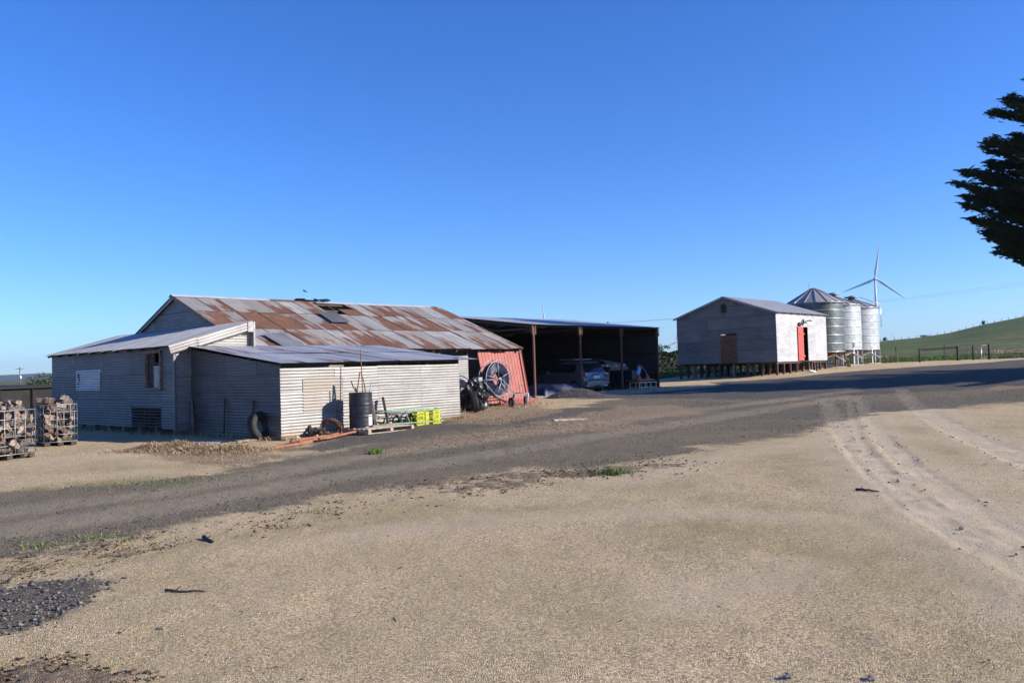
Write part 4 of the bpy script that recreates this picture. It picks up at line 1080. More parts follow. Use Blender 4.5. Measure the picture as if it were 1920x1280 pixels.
# ================================================================== reel, red panel, black heap
def reel_things():
    o = shed_pt(11.35, -1.25); g = G(o.x, o.y)
    T = thing('hose_reel_cart', 'wheeled irrigation reel of dark blue hose in a silver tube frame', 'hose reel', (o.x, o.y, g), UA)
    cz = 1.02
    b = MB()
    for y in (-.16, .20): b.ring((0, y, cz), .68, .016, 'Y', 44, 7)
    for k in range(8): a = k*math.pi/4; b.tube([(.68*math.cos(a), -.16, cz+.68*math.sin(a)), (.68*math.cos(a), .20, cz+.68*math.sin(a))], .010, 5)
    rw = b.build('reel_rim', M['dullgalv'], T)
    for k in range(5):
        a = R(95) + k*R(72); b = MB(); b.tube([(.05*math.cos(a), -.17, cz+.05*math.sin(a)), (.67*math.cos(a), -.17, cz+.67*math.sin(a))], .013, 6)
        b.tube([(.05*math.cos(a), .20, cz+.05*math.sin(a)), (.67*math.cos(a), .20, cz+.67*math.sin(a))], .013, 6); b.build('spoke', M['dullgalv'], T)
    b = MB()
    for y in np.linspace(-.11, .15, 5):
        for r_ in np.arange(.29, .60, .047):
            pts = []
            for i in range(36):
                a = 2*math.pi*i/36; q = 1 + .035*math.cos(5*(a-R(95)))*(1 - (r_-.29)/.4)
                pts.append((r_*q*math.cos(a), y + .01*math.sin(a*3+r_*20), cz + r_*q*math.sin(a)))
            b.tube(pts, .026, 6, close=True)
    b.build('hose_coil', M['hose'], T)
    b = MB(); b.tube([(0, -.26, cz), (0, .3, cz)], .035, 10); b.lathe([(.07, -.03), (.07, .03)], 14, Matrix.Translation((0, -.2, cz)) @ Matrix.Rotation(R(90), 4, 'X')); b.build('hub', M['dullgalv'], T)
    # carrying frame
    b = MB(); r_ = .020
    b.tube([(-.42, -.30, .50), (-.25, -.30, .42), (1.38, -.30, .46)], r_, 7); b.tube([(-.42, .34, .50), (-.25, .34, .42), (1.38, .34, .46)], r_, 7)
    for y in (-.30, .34):
        b.tube([(0, y, cz), (-.28, y, .43)], r_*.8, 6); b.tube([(0, y, cz), (.72, y, .44)], r_*.8, 6)
        b.tube([(0, y, cz), (-.95, y, cz+.0)], r_*.8, 6); b.tube([(-.95, y, cz-.05), (-.35, y, .45)], r_*.8, 6)
    b.tube([(1.38, -.30, .46), (1.38, .34, .46)], r_, 6); b.tube([(-.42, -.30, .50), (-.42, .34, .50)], r_, 6)
    b.tube([(1.36, -.30, .46), (1.72, -.42, .03)], .017, 6)
    b.tube([(.95, -.30, .44), (.95, -.30, .85), (1.15, -.3, .85), (1.15, -.3, .45)], .010, 5); b.tube([(.95, -.3, .65), (1.15, -.3, .65)], .010, 5)
    b.build('cart_frame', M['dullgalv'], T)
    b = MB(); b.box((-1.0, -.05, cz+.02), (.18, .3, .16)); b.tube([(-1.0, -.2, cz), (-1.18, -.3, cz-.06)], .02, 6); b.tube([(-.95, 0, cz-.05), (-.78, 0, cz-.25)], .03, 6); b.build('gearbox', M['dullgalv'], T)
    b = MB(); b.tube([(-.75, -.1, cz-.25), (-.35, -.30, .40), (-.05, -.55, .20)], .035, 7); b.tube([(.62, -.30, .44), (.32, -.5, .18)], .035, 7); b.build('axle_arm', M['black'], T)
    for x, y, rz, rim in ((-.95, -.35, .15, True), (.12, -.62, 1.25, False), (1.2, -.34, .75, True)):
        m = Matrix.Translation((x, y, .185)) @ Matrix.Rotation(rz, 4, 'Z') @ Matrix.Rotation(R(90), 4, 'X')
        b = MB(); pr = [(.135+.05*math.cos(2*math.pi*k/10), .06*math.sin(2*math.pi*k/10)) for k in range(11)]
        b.lathe(pr, 26, m, True, False); w = b.build('wheel', M['rubber'], T)
        b = MB(); b.lathe([(.11, -.03), (.03, -.01), (.03, .03), (.11, .03)], 16, m); b.build('rim', M['palewhite'] if rim else M['dullgalv'], w)
    b = MB(); b.tube([(-.95, -.35, .19), (-.95, -.33, .60)], .02, 6); b.tube([(1.2, -.34, .19), (1.32, -.32, .46)], .02, 6); b.tube([(1.22, -.44, .19), (1.32, -.4, .46)], .02, 6); b.build('wheel_fork', M['palewhite'], T)
    # red ribbed panel leaning against the shed front
    T = thing('leaning_door', 'faded red ribbed steel door leaning against the shed front behind the reel', 'door panel', (0, 0, 0))
    a, c = shed_pt(11.70, -.02), shed_pt(14.22, -.02)
    bl, br = shed_pt(11.72, -.48), shed_pt(14.22, -.40)
    Wd = 2.5; b = MB(); n = 14; vs = []; 
    def pt(s, t): 
        top = a.lerp(c, s) + Vector((0, 0, 2.18)); bot = bl.lerp(br, s); bot.z = G(bot.x, bot.y) + .10; return bot.lerp(top, t)
    nrm = (pt(1, 0)-pt(0, 0)).cross(pt(0, 1)-pt(0, 0)).normalized()
    prof = []
    for i in range(n):
        for f, h in ((0, 0), (.06, 0), (.08, -.022), (.14, -.022), (.16, 0)): prof.append(((i+f*1.0)/n, h))
    prof.append((1, 0))
    for s, h in prof: vs += [pt(s, 0) + nrm*h, pt(s, 1) + nrm*h]
    b.add(vs, [(2*i, 2*i+2, 2*i+3, 2*i+1) for i in range(len(prof)-1)]); b.build('ribbed_sheet', M['redpanel'], T)
    b = MB()
    for t in (.06, .5, .94): b.beam(pt(0, t)-nrm*.04, pt(1, t)-nrm*.04, .06, .03)
    b.beam(pt(.995, 0), pt(.995, 1), .05, .05); b.beam(pt(.93, .02)+nrm*.03, pt(.93, .98)+nrm*.03, .035, .03); b.build('door_frame', M['oldred'], T)
    b = MB(); p, q = shed_pt(12.1, -.75), shed_pt(14.5, -.55); b.beam(p+Vector((0, 0, G(p.x, p.y)+.09)), q+Vector((0, 0, G(q.x, q.y)+.13)), .05, .17); setp(b.build('dull_red_board', M['oldred']), 'dark red board lying along the foot of the red panel', 'board')
    # hanging shreds under the eave
    # black heap
    def tp(m, k, z=0): p = shed_pt(m, k); return Vector((p.x, p.y, G(p.x, p.y)+z))
    T = thing('black_bundle', 'black plastic wrapped bundle slumped beside the reel cart', 'bundle', tp(9.5, -1.9))
    bm = bmesh.new(); bmesh.ops.create_icosphere(bm, subdivisions=4, radius=1)
    for v in bm.verts:
        q = v.co.copy(); k = 1 + .22*math.sin(q.x*7+1)*math.sin(q.z*6) + .12*math.sin(q.y*11+q.z*9) + .06*math.sin(q.x*19+q.y*17)
        v.co = Vector((q.x*.42*k, q.y*.35*k, max(-.05, q.z*.55*k+.36)))
    me = bpy.data.meshes.new('wrap'); bm.to_mesh(me); bm.free(); me.materials.append(M['black']); link('plastic_wrap', me, T)
    bm = bmesh.new(); bmesh.ops.create_icosphere(bm, subdivisions=3, radius=1)
    for v in bm.verts:
        q = v.co.copy(); k = 1 + .2*math.sin(q.x*8)*math.sin(q.z*7+2) + .1*math.sin(q.y*15); v.co = Vector((q.x*.22*k, q.y*.2*k+.05, q.z*.22*k+.85))
    me = bpy.data.meshes.new('wrap2'); bm.to_mesh(me); bm.free(); me.materials.append(M['black']); link('wrapped_top', me, T)
    tyre('old_tyre', 'black tyre standing on edge against the black bundle', tp(9.0, -2.45, .34), .345, .2, Matrix.Rotation(UA+.9, 4, 'Z') @ Matrix.Rotation(R(80), 4, 'X'))
    tyre('old_tyre', 'tyre lying tilted between the black bundle and the reel', tp(9.75, -1.45, .30), .33, .2, Matrix.Rotation(UA-.5, 4, 'Z') @ Matrix.Rotation(R(62), 4, 'X'))
    b = MB(); b.tube([tp(9.6, -.9, .2), tp(9.8, -1.0, .75), tp(10.2, -.9, .62), tp(10.7, -.8, .5)], .10, 8); setp(b.build('black_hose', M['black']), 'thick black hose arching from the bundle towards the reel', 'hose')
    b = MB(); vs = []; n = 8
    for i in range(n+1):
        t = i/n
        for s in (0, 1): p = tp(8.35+.3*t+.55*s, -1.2-.3*t*0+.10*math.sin(t*2.2), .1); p.z += .05+1.12*t*(1-.25*s); p += Vector((.0, 0, 0)); vs.append(p)
    b.add(vs, [(2*i, 2*i+1, 2*i+3, 2*i+2) for i in range(n)], True); b.add([v+Vector((.01, .01, 0)) for v in vs], [(2*i, 2*i+2, 2*i+3, 2*i+1) for i in range(n)], True)
    setp(b.build('curved_sheet', M['drum']), 'curved grey offcut of plate leaning behind the black bundle', 'plate')
reel_things()

# ================================================================== in and before the machinery shed
def car():
    c = ms_pt(5.98, .75); T = thing('parked_car', 'silver grey wagon reversed to view inside the machinery shed', 'car', (c.x, c.y, .10), UA-.22)
    secs = [  # y, z bottom, half width low, half width belt, z belt, half width roof, z top
        (0.00, .30, .80, .84, .60, .74, .66), (.02, .28, .84, .87, .70, .78, .74), (.10, .26, .87, .89, .90, .80, .96), (.16, .24, .88, .90, .98, .80, 1.06), (.36, .22, .88, .90, 1.00, .74, 1.36),
        (.54, .22, .89, .90, 1.0, .68, 1.58), (.62, .22, .89, .90, 1.0, .67, 1.62), (1.0, .22, .89, .90, 1.0, .63, 1.64), (2.0, .22, .89, .90, .99, .64, 1.66), (2.75, .22, .89, .90, .97, .63, 1.60), (3.45, .24, .88, .89, .95, .74, 1.08),
        (3.9, .26, .87, .88, .88, .70, .98), (4.35, .30, .80, .82, .78, .62, .86), (4.52, .38, .62, .66, .62, .50, .70)]
    vs = []; n = 12
    for y, zb, wl, wb, zbelt, wr, zt in secs:
        half = [(0, zb), (wl*.9, zb), (wl, zb+.14), (wb, zbelt-.06), (wb*.975, zbelt+.03), (wr, zt-.07), (wr*.62, zt)]
        vs += [(x, y, z) for x, z in half] + [(-x, y, z) for x, z in half[::-1][:-1]]
    n = 13; fs = [(i*n+k, i*n+(k+1) % n, (i+1)*n+(k+1) % n, (i+1)*n+k) for i in range(len(secs)-1) for k in range(n)]
    fs += [tuple(range(n)), tuple((len(secs)-1)*n+k for k in reversed(range(n)))]
    b = MB(); b.add(vs, [tuple(reversed(f)) for f in fs], True); o = b.build('body', M['car'], T)
    m = o.modifiers.new('s', 'SUBSURF'); m.levels = m.render_levels = 2
    def quad(name, pts, mat, th=.012, par=T):
        b = MB(); v = [Vector(p) for p in pts]; nn = (v[1]-v[0]).cross(v[2]-v[0]).normalized()*th
        b.add(v + [q-nn for q in v], [(0, 1, 2, 3), (7, 6, 5, 4), (0, 4, 5, 1), (1, 5, 6, 2), (2, 6, 7, 3), (3, 7, 4, 0)]); return b.build(name, M[mat], par)
    quad('rear_window', [(-.70, .13, 1.08), (.70, .13, 1.08), (.60, .44, 1.50), (-.60, .44, 1.50)], 'glass')
    b = MB(); b.box((0, .52, 1.60), (1.15, .26, .03), 0, .08); b.build('roof_spoiler', M['car'], T)
    for s in (-1, 1):
        b = MB(); b.box((s*.76, .07, .92), (.22, .14, .17), -s*.35, -.15); b.build('tail_lamp', M['tail'], T)
        b = MB(); b.box((s*.70, .045, .96), (.16, .05, .05), -s*.35, -.15); b.build('reversing_lamp', M['plate'], T)
        b = MB(); b.box((s*.58, .0, .42), (.16, .03, .05)); b.build('reflector', M['tail'], T)
        quad('side_window', [(s*.875, .75, 1.06), (s*.875, 3.1, 1.05), (s*.70, 2.6, 1.48), (s*.70, .85, 1.50)][::s], 'glass')
        b = MB(); b.tube([(s*.58, .8, 1.67), (s*.585, 1.0, 1.72), (s*.585, 2.4, 1.73), (s*.58, 2.6, 1.68)], .018, 6); b.build('roof_rail', M['black'], T)
        b = MB(); b.box((s*.98, 2.95, 1.08), (.18, .10, .14)); b.build('door_mirror', M['car'], T)
        for y in (.85, 3.55):
            mt = Matrix.Translation((s*.80, y, .33)) @ Matrix.Rotation(R(90), 4, 'Y')
            b = MB(); b.lathe([(.20, -.10), (.31, -.10), (.335, -.06), (.335, .06), (.31, .10), (.20, .10)], 28, mt, True, False); w = b.build('wheel', M['rubber'], T)
            b = MB(); b.lathe([(.2, -.08), (.05, -.03), (.05, .03), (.2, .08)], 18, mt); b.build('rim', M['galv'], w)
    b = MB(); b.box((0, .025, .80), (.46, .03, .16), 0, -.12); b.build('number_plate', M['plate'], T)
    b = MB(); b.box((0, .05, .94), (.5, .03, .035)); b.build('plate_trim', M['black'], T)
    b = MB(); b.box((0, -.02, .50), (1.5, .10, .16)); b.build('bumper', M['car'], T)
    b = MB(); b.tube([(0, .1, .36), (0, -.18, .34), (0, -.2, .42)], .025, 6); b.build('tow_bar', M['black'], T)
    b = MB(); b.beam((-.66, 1.1, 1.74), (.66, 1.1, 1.74), .05, .03); b.beam((-.66, 2.2, 1.74), (.66, 2.2, 1.74), .05, .03); b.build('roof_rack', M['galv'], T)
car()
def mp(m, k, z=0.0): p = ms_pt(m, k); return Vector((p.x, p.y, .10+z))
def machinery_things():
    # trailer with brown edge beam
    o = mp(8.2, 1.7); T = thing('flat_trailer', 'dark flat trailer with rusty edge beam parked right of the car', 'trailer', o, UA)
    b = MB(); b.box((0, 0, 1.12), (1.8, 1.6, .06)); b.build('deck', M['darkwood'], T)
    b = MB(); b.box((0, -.83, 1.20), (1.75, .06, .20)); b.build('edge_beam', M['orangerust'], T)
    for x, y in ((-.8, -.7), (.8, -.7), (-.8, .7), (.8, .7)): b = MB(); b.box((x, y, .55), (.09, .09, 1.1)); b.build('leg', M['darkwood'], T)
    for x in (-.55, .55): b = MB(); b.ring((x, .2, .36), .26, .09, 'X', 24, 8); b.build('wheel', M['rubber'], T)
    pallet('timber_pallet', 'pale pallet resting on the flat trailer under the grey cover', mp(8.1, 1.45, 1.30), UA, 1.75, 1.0, 'palewhite')
    b = MB(); vs = []; n = 12
    for i in range(n+1):
        t = i/n
        for y, e in ((-.45, 0), (-.1, .22), (.5, .30)): vs.append((-.85+1.6*t, y, .02 + e*(1-.75*t) + .02*math.sin(i*2.1)))
    b.add(vs, [(3*i+k, 3*(i+1)+k, 3*(i+1)+k+1, 3*i+k+1) for i in range(n) for k in range(2)], True)
    o = b.build('grey_cover', M['galv2']); o.location = mp(8.0, 1.35, 1.44); o.rotation_euler = (0, 0, UA); setp(o, 'sloping grey cover on top of the pale pallet', 'cover')
    # cream bench, red platform machine
    T = thing('steel_bench', 'low cream steel stand at the front of the right bay', 'stand', mp(9.45, .15), UA); 
    b = MB()
    for x in (-.85, -.28, .28, .85):
        for y in (-.3, .3): b.box((x, y, .20), (.045, .045, .40))
    b.build('legs', M['palewhite'] if False else M['cream'], T); b = MB()
    for y in (-.3, .3): b.box((0, y, .385), (1.8, .045, .045)); b.box((0, y, .12), (1.8, .03, .03))
    for x in (-.85, .85): b.box((x, 0, .385), (.045, .6, .045))
    b.build('frame', M['cream'], T)
    T = thing('red_machine', 'blue and red machine with curved handle on a red platform', 'machine', mp(9.3, .25, .41), UA)
    b = MB(); b.box((0, 0, .10), (1.75, .8, .05)); b.box((-.3, 0, .04), (.1, .5, .08)); b.box((.5, 0, .04), (.1, .5, .08)); b.build('platform', M['orange'], T)
    b = MB(); b.box((.2, -.08, .129), (1.2, .5, .008)); b.build('pale_deck', M['palewhite'], T)
    for x in (-.28, .55): b = MB(); b.lathe([(.18, .12), (.15, .22), (.07, .36), (.06, .42)], 14, Matrix.Translation((x, -.1, 0))); b.build('red_foot', M['orange'], T)
    b = MB(); b.box((-.62, .15, .42), (.6, .5, .5), 0, 0, 0, .03); b.build('blue_body', M['blue'], T)
    b = MB(); b.box((-.34, -.16, .62), (.26, .06, .42), 0, .15, .25); b.build('pale_blue_panel', M['bluepanel'], T)
    b = MB(); b.tube([(-.42, -.1, .86), (-.15, -.1, .92), (.15, -.1, .80), (.40, -.1, .58), (.58, -.1, .40)], .03, 8); b.build('curved_handle', M['galv2'], T)
    # blue tarpaulin heap
    T = None; bm = bmesh.new(); bmesh.ops.create_grid(bm, x_segments=44, y_segments=20, size=1)
    for v in bm.verts:
        x, y = v.co.x, v.co.y; e = max(0, 1-max(abs(x)**6, abs(y)**4)); n_ = float(fbm(np.array([x*3.0]), np.array([y*2.0]), 8)[0])
        v.co = Vector((x*1.55, y*.75, e*(.50+.28*n_) + .05*n_))
    me = bpy.data.meshes.new('tarp'); bm.to_mesh(me); bm.free(); me.materials.append(M['blue']); me.polygons.foreach_set('use_smooth', [True]*len(me.polygons))
    o = link('blue_tarpaulin', me); o.location = mp(1.75, .35, -.03); o.rotation_euler = (0, 0, UA); setp(o, 'crumpled dark blue tarpaulin over a long heap in the left bay', 'tarpaulin')
    # junk deeper in
    for i, (m, k, s, lb) in enumerate(((8.9, 3.2, .34, 'pale plastic jug on the ground under the trailer, left'), (9.6, 3.0, .3, 'pale plastic jug on the ground right of the trailer'))):
        b = MB(); b.lathe([(s*.4, 0), (s*.45, .05), (s*.45, s*.8), (s*.15, s*1.1), (s*.12, s*1.25)], 12); o = b.build('plastic_jug', M['palewhite']); o.location = mp(m, k, 0); setp(o, lb, 'jug')
    # lumps at post base
    P = ms_pt(3.4, -.35); b = MB()
    for i in range(5): b.box((P.x+random.uniform(-.25, .25), P.y+random.uniform(-.2, .2), G(P.x, P.y)+.06), (.22, .18, .14), random.uniform(0, 3), random.uniform(-.3, .3), 0, .03)
    setp(b.build('broken_concrete', M['concrete']), 'broken concrete lumps at the foot of the second post', 'rubble')
M['galv2'] = simple('dull_grey_sheet', (.20,.20,.20), .6, .2, .3, 4)
M['cream'] = simple('cream_steel_paint', (.55,.48,.33), .55, 0, .2, 6)
M['bluepanel'] = simple('pale_blue_panel', (.25,.48,.70), .4, 0, .2, 6)
machinery_things()
# sunlight painted as a pale ground strip along the front of the machinery shed
def shed_sun_strip():
    n = 60; V = []; F = []
    for i in range(n+1):
        m = -.4 + 11.6*i/n
        for j, k in enumerate((-.55, -.3, .1, .6)):
            k2 = k + (.22*(float(fbm(np.array([m*1.3]), np.array([k]), 4)[0])-.5) if j in (0, 3) else 0)
            p = ms_pt(m, k2); V.append((p.x, p.y, G(p.x, p.y) + (-.03 if j in (0, 3) else .045 + .02*float(fbm(np.array([m*2]), np.array([k*2]), 6)[0]))))
    for i in range(n):
        for j in range(3): F.append((4*i+j, 4*(i+1)+j, 4*(i+1)+j+1, 4*i+j+1))
    setp(link('sunlit_strip', np_mesh('sunlit_strip', np.array(V), np.array(F), M['sunstrip'], True)), 'pale strip painted as sunlit ground along the machinery shed opening', kind='structure')
M['sunstrip'] = simple('pale_sunlit_ground', (.40,.31,.21), .95, 0, .3, 5, (.22,.17,.11), .5)
shed_sun_strip()

def gravel_heap():
    c = ms_pt(.25, -2.4); T = thing('gravel_heap', 'low heap of blue grey gravel between the reel and the tarpaulin', 'gravel heap', (c.x, c.y, G(c.x, c.y)))
    n = 40; V = []; F = []
    hf = lambda x, y: .42*math.exp(-((x/.95)**2 + (y/.70)**2)) + .20*math.exp(-(((x+.9)/.6)**2 + ((y+.5)/.5)**2)) + .05*(float(fbm(np.array([x*4]), np.array([y*4]), 12)[0])-.5) - .05
    for i in range(n+1):
        for j in range(n+1): x, y = -2.2+4.4*i/n, -1.6+3.2*j/n; V.append((x, y, hf(x, y)))
    for i in range(n):
        for j in range(n): F.append((i*(n+1)+j, (i+1)*(n+1)+j, (i+1)*(n+1)+j+1, i*(n+1)+j+1))
    link('heap', np_mesh('heap', np.array(V), np.array(F), M['gravelstone'], True), T)
    P = rng.normal(0, 1, (2600, 2))*[.8, .6]; z = np.array([hf(x, y) for x, y in P]); k = z > -.02; P = P[k]; z = z[k]
    o = stones('heap_stones', np.column_stack([P, z+.008]), rng.uniform(.014, .038, len(P)), M['gravelstone'], T); o['kind'] = 'stuff'
def stones(name, C_, s, mat, parent=None):
    base = np.array([(1,0,0),(-1,0,0),(0,1,0),(0,-1,0),(0,0,1),(0,0,-1)], float); fc = np.array([(0,2,4),(2,1,4),(1,3,4),(3,0,4),(2,0,5),(1,2,5),(3,1,5),(0,3,5)])
    n = len(C_); sc = s[:, None]*np.stack([rng.uniform(.7, 1.3, n), rng.uniform(.6, 1.1, n), rng.uniform(.35, .8, n)], 1)
    V = base[None]*sc[:, None, :]*(1+rng.uniform(-.3, .3, (n, 6, 1))); a = rng.uniform(0, 6.28, n); ca, sa = np.cos(a), np.sin(a)
    tl = rng.uniform(-.4, .4, n)
    x, y, z = V[..., 0], V[..., 1], V[..., 2]; z2 = z + x*tl[:, None]
    V = np.stack([x*ca[:, None]-y*sa[:, None], x*sa[:, None]+y*ca[:, None], z2], -1) + C_[:, None, :]
    F = (fc[None] + (np.arange(n)*6)[:, None, None]).reshape(-1, 3)
    return link(name, np_mesh(name, V.reshape(-1, 3), F, mat), parent)
def rndmat(name, cols, rough=.9, metal=0):
    """colour varies island by island"""
    t = NT(name); r = t.n('ShaderNodeNewGeometry').outputs['Random Per Island']
    cr = t.n('ShaderNodeValToRGB'); t.put(cr.inputs[0], r); e = cr.color_ramp.elements
    while len(e) < len(cols): e.new(.5)
    for i, c in enumerate(cols): e[i].position = i/(len(cols)-1); e[i].color = (*c, 1)
    return t.fin(cr.outputs[0], rough, metal)
M['gravelstone'] = rndmat('blue_metal_stone', [(.03,.029,.03), (.07,.063,.06), (.13,.117,.105), (.22,.195,.165)])
M['sandstone'] = rndmat('tan_pebble', [(.16,.11,.065), (.36,.27,.17), (.56,.44,.30), (.64,.54,.41)])
M['leafchip'] = rndmat('leaf_and_bark_chips', [(.03,.02,.013), (.075,.048,.03), (.16,.10,.06), (.30,.215,.13)])
M['strawmat'] = rndmat('dry_straw', [(.16,.085,.04), (.33,.20,.105), (.52,.38,.22), (.62,.50,.33)])
M['grassmat'] = rndmat('green_grass_blades', [(.035,.07,.012), (.075,.14,.022), (.13,.20,.035), (.24,.25,.08)])
M['cypress'] = rndmat('cypress_foliage', [(.010,.018,.008), (.016,.030,.011), (.026,.045,.015), (.045,.06,.022)], .8)
M['leafdark'] = rndmat('dark_hedge_leaves', [(.012,.020,.008), (.022,.036,.012), (.04,.06,.018)], .8)
M['leafgrey'] = rndmat('gum_leaves', [(.035,.045,.022), (.06,.075,.035), (.11,.12,.06)], .8)
gravel_heap()

# ================================================================== firewood cages
def log_mesh(i, L=.36):
    """a split billet: wedge of a round, bark outside, pale faces inside"""
    random.seed(100+i); r = random.uniform(.075, .115); a0 = random.uniform(0, 6); span = random.choice((R(95), R(125), R(180), R(360), R(150)))
    n = 8; vs = []; L = L*random.uniform(.8, 1.15)
    full = span > 6
    for y in (-L/2, L/2):
        if not full: vs.append((0, y, 0))
        for k in range(n + (0 if full else 1)):
            a = a0 + span*k/n; rr_ = r*random.uniform(.88, 1.08); vs.append((rr_*math.cos(a)+random.uniform(-.006, .006), y+random.uniform(-.012, .012), rr_*math.sin(a)))
    m = len(vs)//2; vs = [(x*(1.25 if not full else 1), y, z*(1.25 if not full else 1)) for x, y, z in vs]
    fs = [(k, (k+1) % m, m+(k+1) % m, m+k) for k in range(m)] + [tuple(reversed(range(m))), tuple(m+k for k in range(m))]
    me = bpy.data.meshes.new('log'); me.from_pydata(vs, [], fs); red = i % 4 == 0
    me.materials.append(M['logbark']); me.materials.append(M['logred'] if red else M['logface'])
    for k, p in enumerate(me.polygons):
        p.material_index = 1 if (k >= m or (not full and (k == 0 or k == m-1))) else 0
    me.update(); return me
LOGS = [log_mesh(i) for i in range(12)]
random.seed(21)
def place_log(p, rot, label, group, s=1.0):
    me = random.choice(LOGS); o = bpy.data.objects.new('firewood_log', me); C.objects.link(o)
    k = LOGS.index(me); label = label.replace('firewood billet', ('reddish split' if k % 4 == 0 else 'bark covered' if k % 4 == 1 else 'brown split' if k % 4 == 2 else 'pale faced') + ' firewood billet')
    o.matrix_world = Matrix.Translation(p) @ rot @ Matrix.Scale(s, 4); return setp(o, label, 'firewood', group)
def cage(c, rz, Wx, Dy, label, which):
    """c is the near right corner of the lit front face; x runs back along the face to the left end"""
    g = G(*c); T = thing('wire_cage', label, 'cage', (c[0], c[1], g), rz, 'firewood cages at the left edge')
    H = 1.0; r = .0085; zb = .10
    def panel(name, P0, ax, wdt, nv=6, nh=5):
        b = MB(); A = Vector(ax)
        for i in range(nv): p = Vector(P0) + A*wdt*i/(nv-1); b.tube([p+Vector((0, 0, zb)), p+Vector((0, 0, H))], r, 6)
        for j in range(nh+1): z = zb + (H-zb)*j/nh; b.tube([Vector(P0)+Vector((0, 0, z)), Vector(P0)+A*wdt+Vector((0, 0, z))], r*(1.25 if j in (0, nh) else 1), 6)
        b.build(name, M['dullgalv'], T)
    panel('cage_side', (0, 0, 0), (1, 0, 0), Wx); panel('cage_side', (0, Dy, 0), (1, 0, 0), Wx)
    panel('cage_end', (0, 0, 0), (0, 1, 0), Dy, 5); panel('cage_end', (Wx, 0, 0), (0, 1, 0), Dy, 5)
    b = MB()
    for x in (.08, Wx/2, Wx-.08): b.box((x, Dy/2, .05), (.12, Dy, .09))
    b.box((Wx/2, Dy/2, .10), (Wx, Dy, .015)); b.build('pallet_base', M['darkwood'], T)
    m = Matrix.Translation((c[0], c[1], g)) @ Matrix.Rotation(rz, 4, 'Z')
    rows = ('bottom', 'second', 'third', 'fourth', 'fifth', 'top')
    lab = None; grp = 'split firewood in the %s cage' % which
    for depth in (.12, .33):
        for zi in range(6):
            for xi in range(int(Wx/.155)):
                x = .10 + xi*.155 + random.uniform(-.03, .03); z = .19 + zi*.145 + random.uniform(-.02, .02); y = depth + random.uniform(-.03, .04)
                if random.random() < .06 and depth < .2: continue
                mode = random.random()
                rot = Matrix.Rotation(random.uniform(-.5, .5) + (0 if mode < .55 else R(90)), 4, 'Z') @ Matrix.Rotation(random.uniform(-.35, .35), 4, 'X') @ Matrix.Rotation(random.uniform(0, 6.28), 4, 'Y')
                if mode > .55: y = depth + random.uniform(0, .04)
                if mode > .88: rot = Matrix.Rotation(random.uniform(-.6, .6), 4, 'Y') @ Matrix.Rotation(R(90)+random.uniform(-.3, .3), 4, 'X') @ Matrix.Rotation(random.uniform(0, 6), 4, 'Y')
                place_log(m @ Vector((min(max(x, .12), Wx-.12), y, z)), m.to_3x3().to_4x4() @ rot, 'firewood billet in the %s row, %s of the %s wire cage' % (rows[zi], 'outer layer' if depth < .2 else 'inner layer', which), grp, .82)
    for y in np.arange(.1, Dy, .19):                   # far and end layers
        for zi in range(6):
            x = .1 if which == 'left' else .1
            place_log(m @ Vector((.10, y, .19+zi*.145)), m.to_3x3().to_4x4() @ Matrix.Rotation(random.uniform(-.4, .4), 4, 'Z') @ Matrix.Rotation(random.uniform(0, 6), 4, 'Y'), 'firewood billet in the %s row, left end of the %s wire cage' % (rows[zi], which), grp, .8)
    lab2 = 'rough firewood billet heaped on top of the %s cage' % which; grp2 = 'firewood heaped on the %s cage' % which
    for i in range(int(22*Wx)):
        x, y = random.uniform(.1, Wx-.1), random.uniform(.1, Dy-.1); z = 1.00 + random.uniform(0, .07) + (.05 if .25 < x/Wx < .8 and i % 3 == 0 else 0)
        place_log(m @ Vector((x, y, z)), m.to_3x3().to_4x4() @ Matrix.Rotation(random.uniform(0, 3.14), 4, 'Z') @ Matrix.Rotation(random.uniform(-.25, .25), 4, 'X') @ Matrix.Rotation(random.uniform(0, 6.28), 4, 'Y'), lab2, grp2, .84)
# left cage: lit long side runs nearly towards the camera
P = gp(-32, 868); cage(P, R(68), 1.15, 1.0, 'galvanised wire cage full of split firewood at the left edge of the picture', 'left')
P = gp(82, 838); cage(P, R(42), .74, 1.0, 'galvanised wire cage full of split firewood nearest the shed', 'right')
# loose pile behind the cages
for i in range(46):
    P = Vector((-13.6+random.uniform(-1.2, 1.2), 20.6+random.uniform(-.7, .7), 0)); h = max(0, .85-abs(P.x+13.6)*.3)
    place_log(Vector((P.x, P.y, G(P.x, P.y)+.08+random.uniform(.15, 1.0)*h)), Matrix.Rotation(random.uniform(0, 3.14), 4, 'Z') @ Matrix.Rotation(random.uniform(-.4, .4), 4, 'X') @ Matrix.Rotation(random.uniform(0, 6), 4, 'Y'),
              'rough firewood billet in the loose pile behind the wire cages', 'loose firewood pile behind the cages', 1.05)

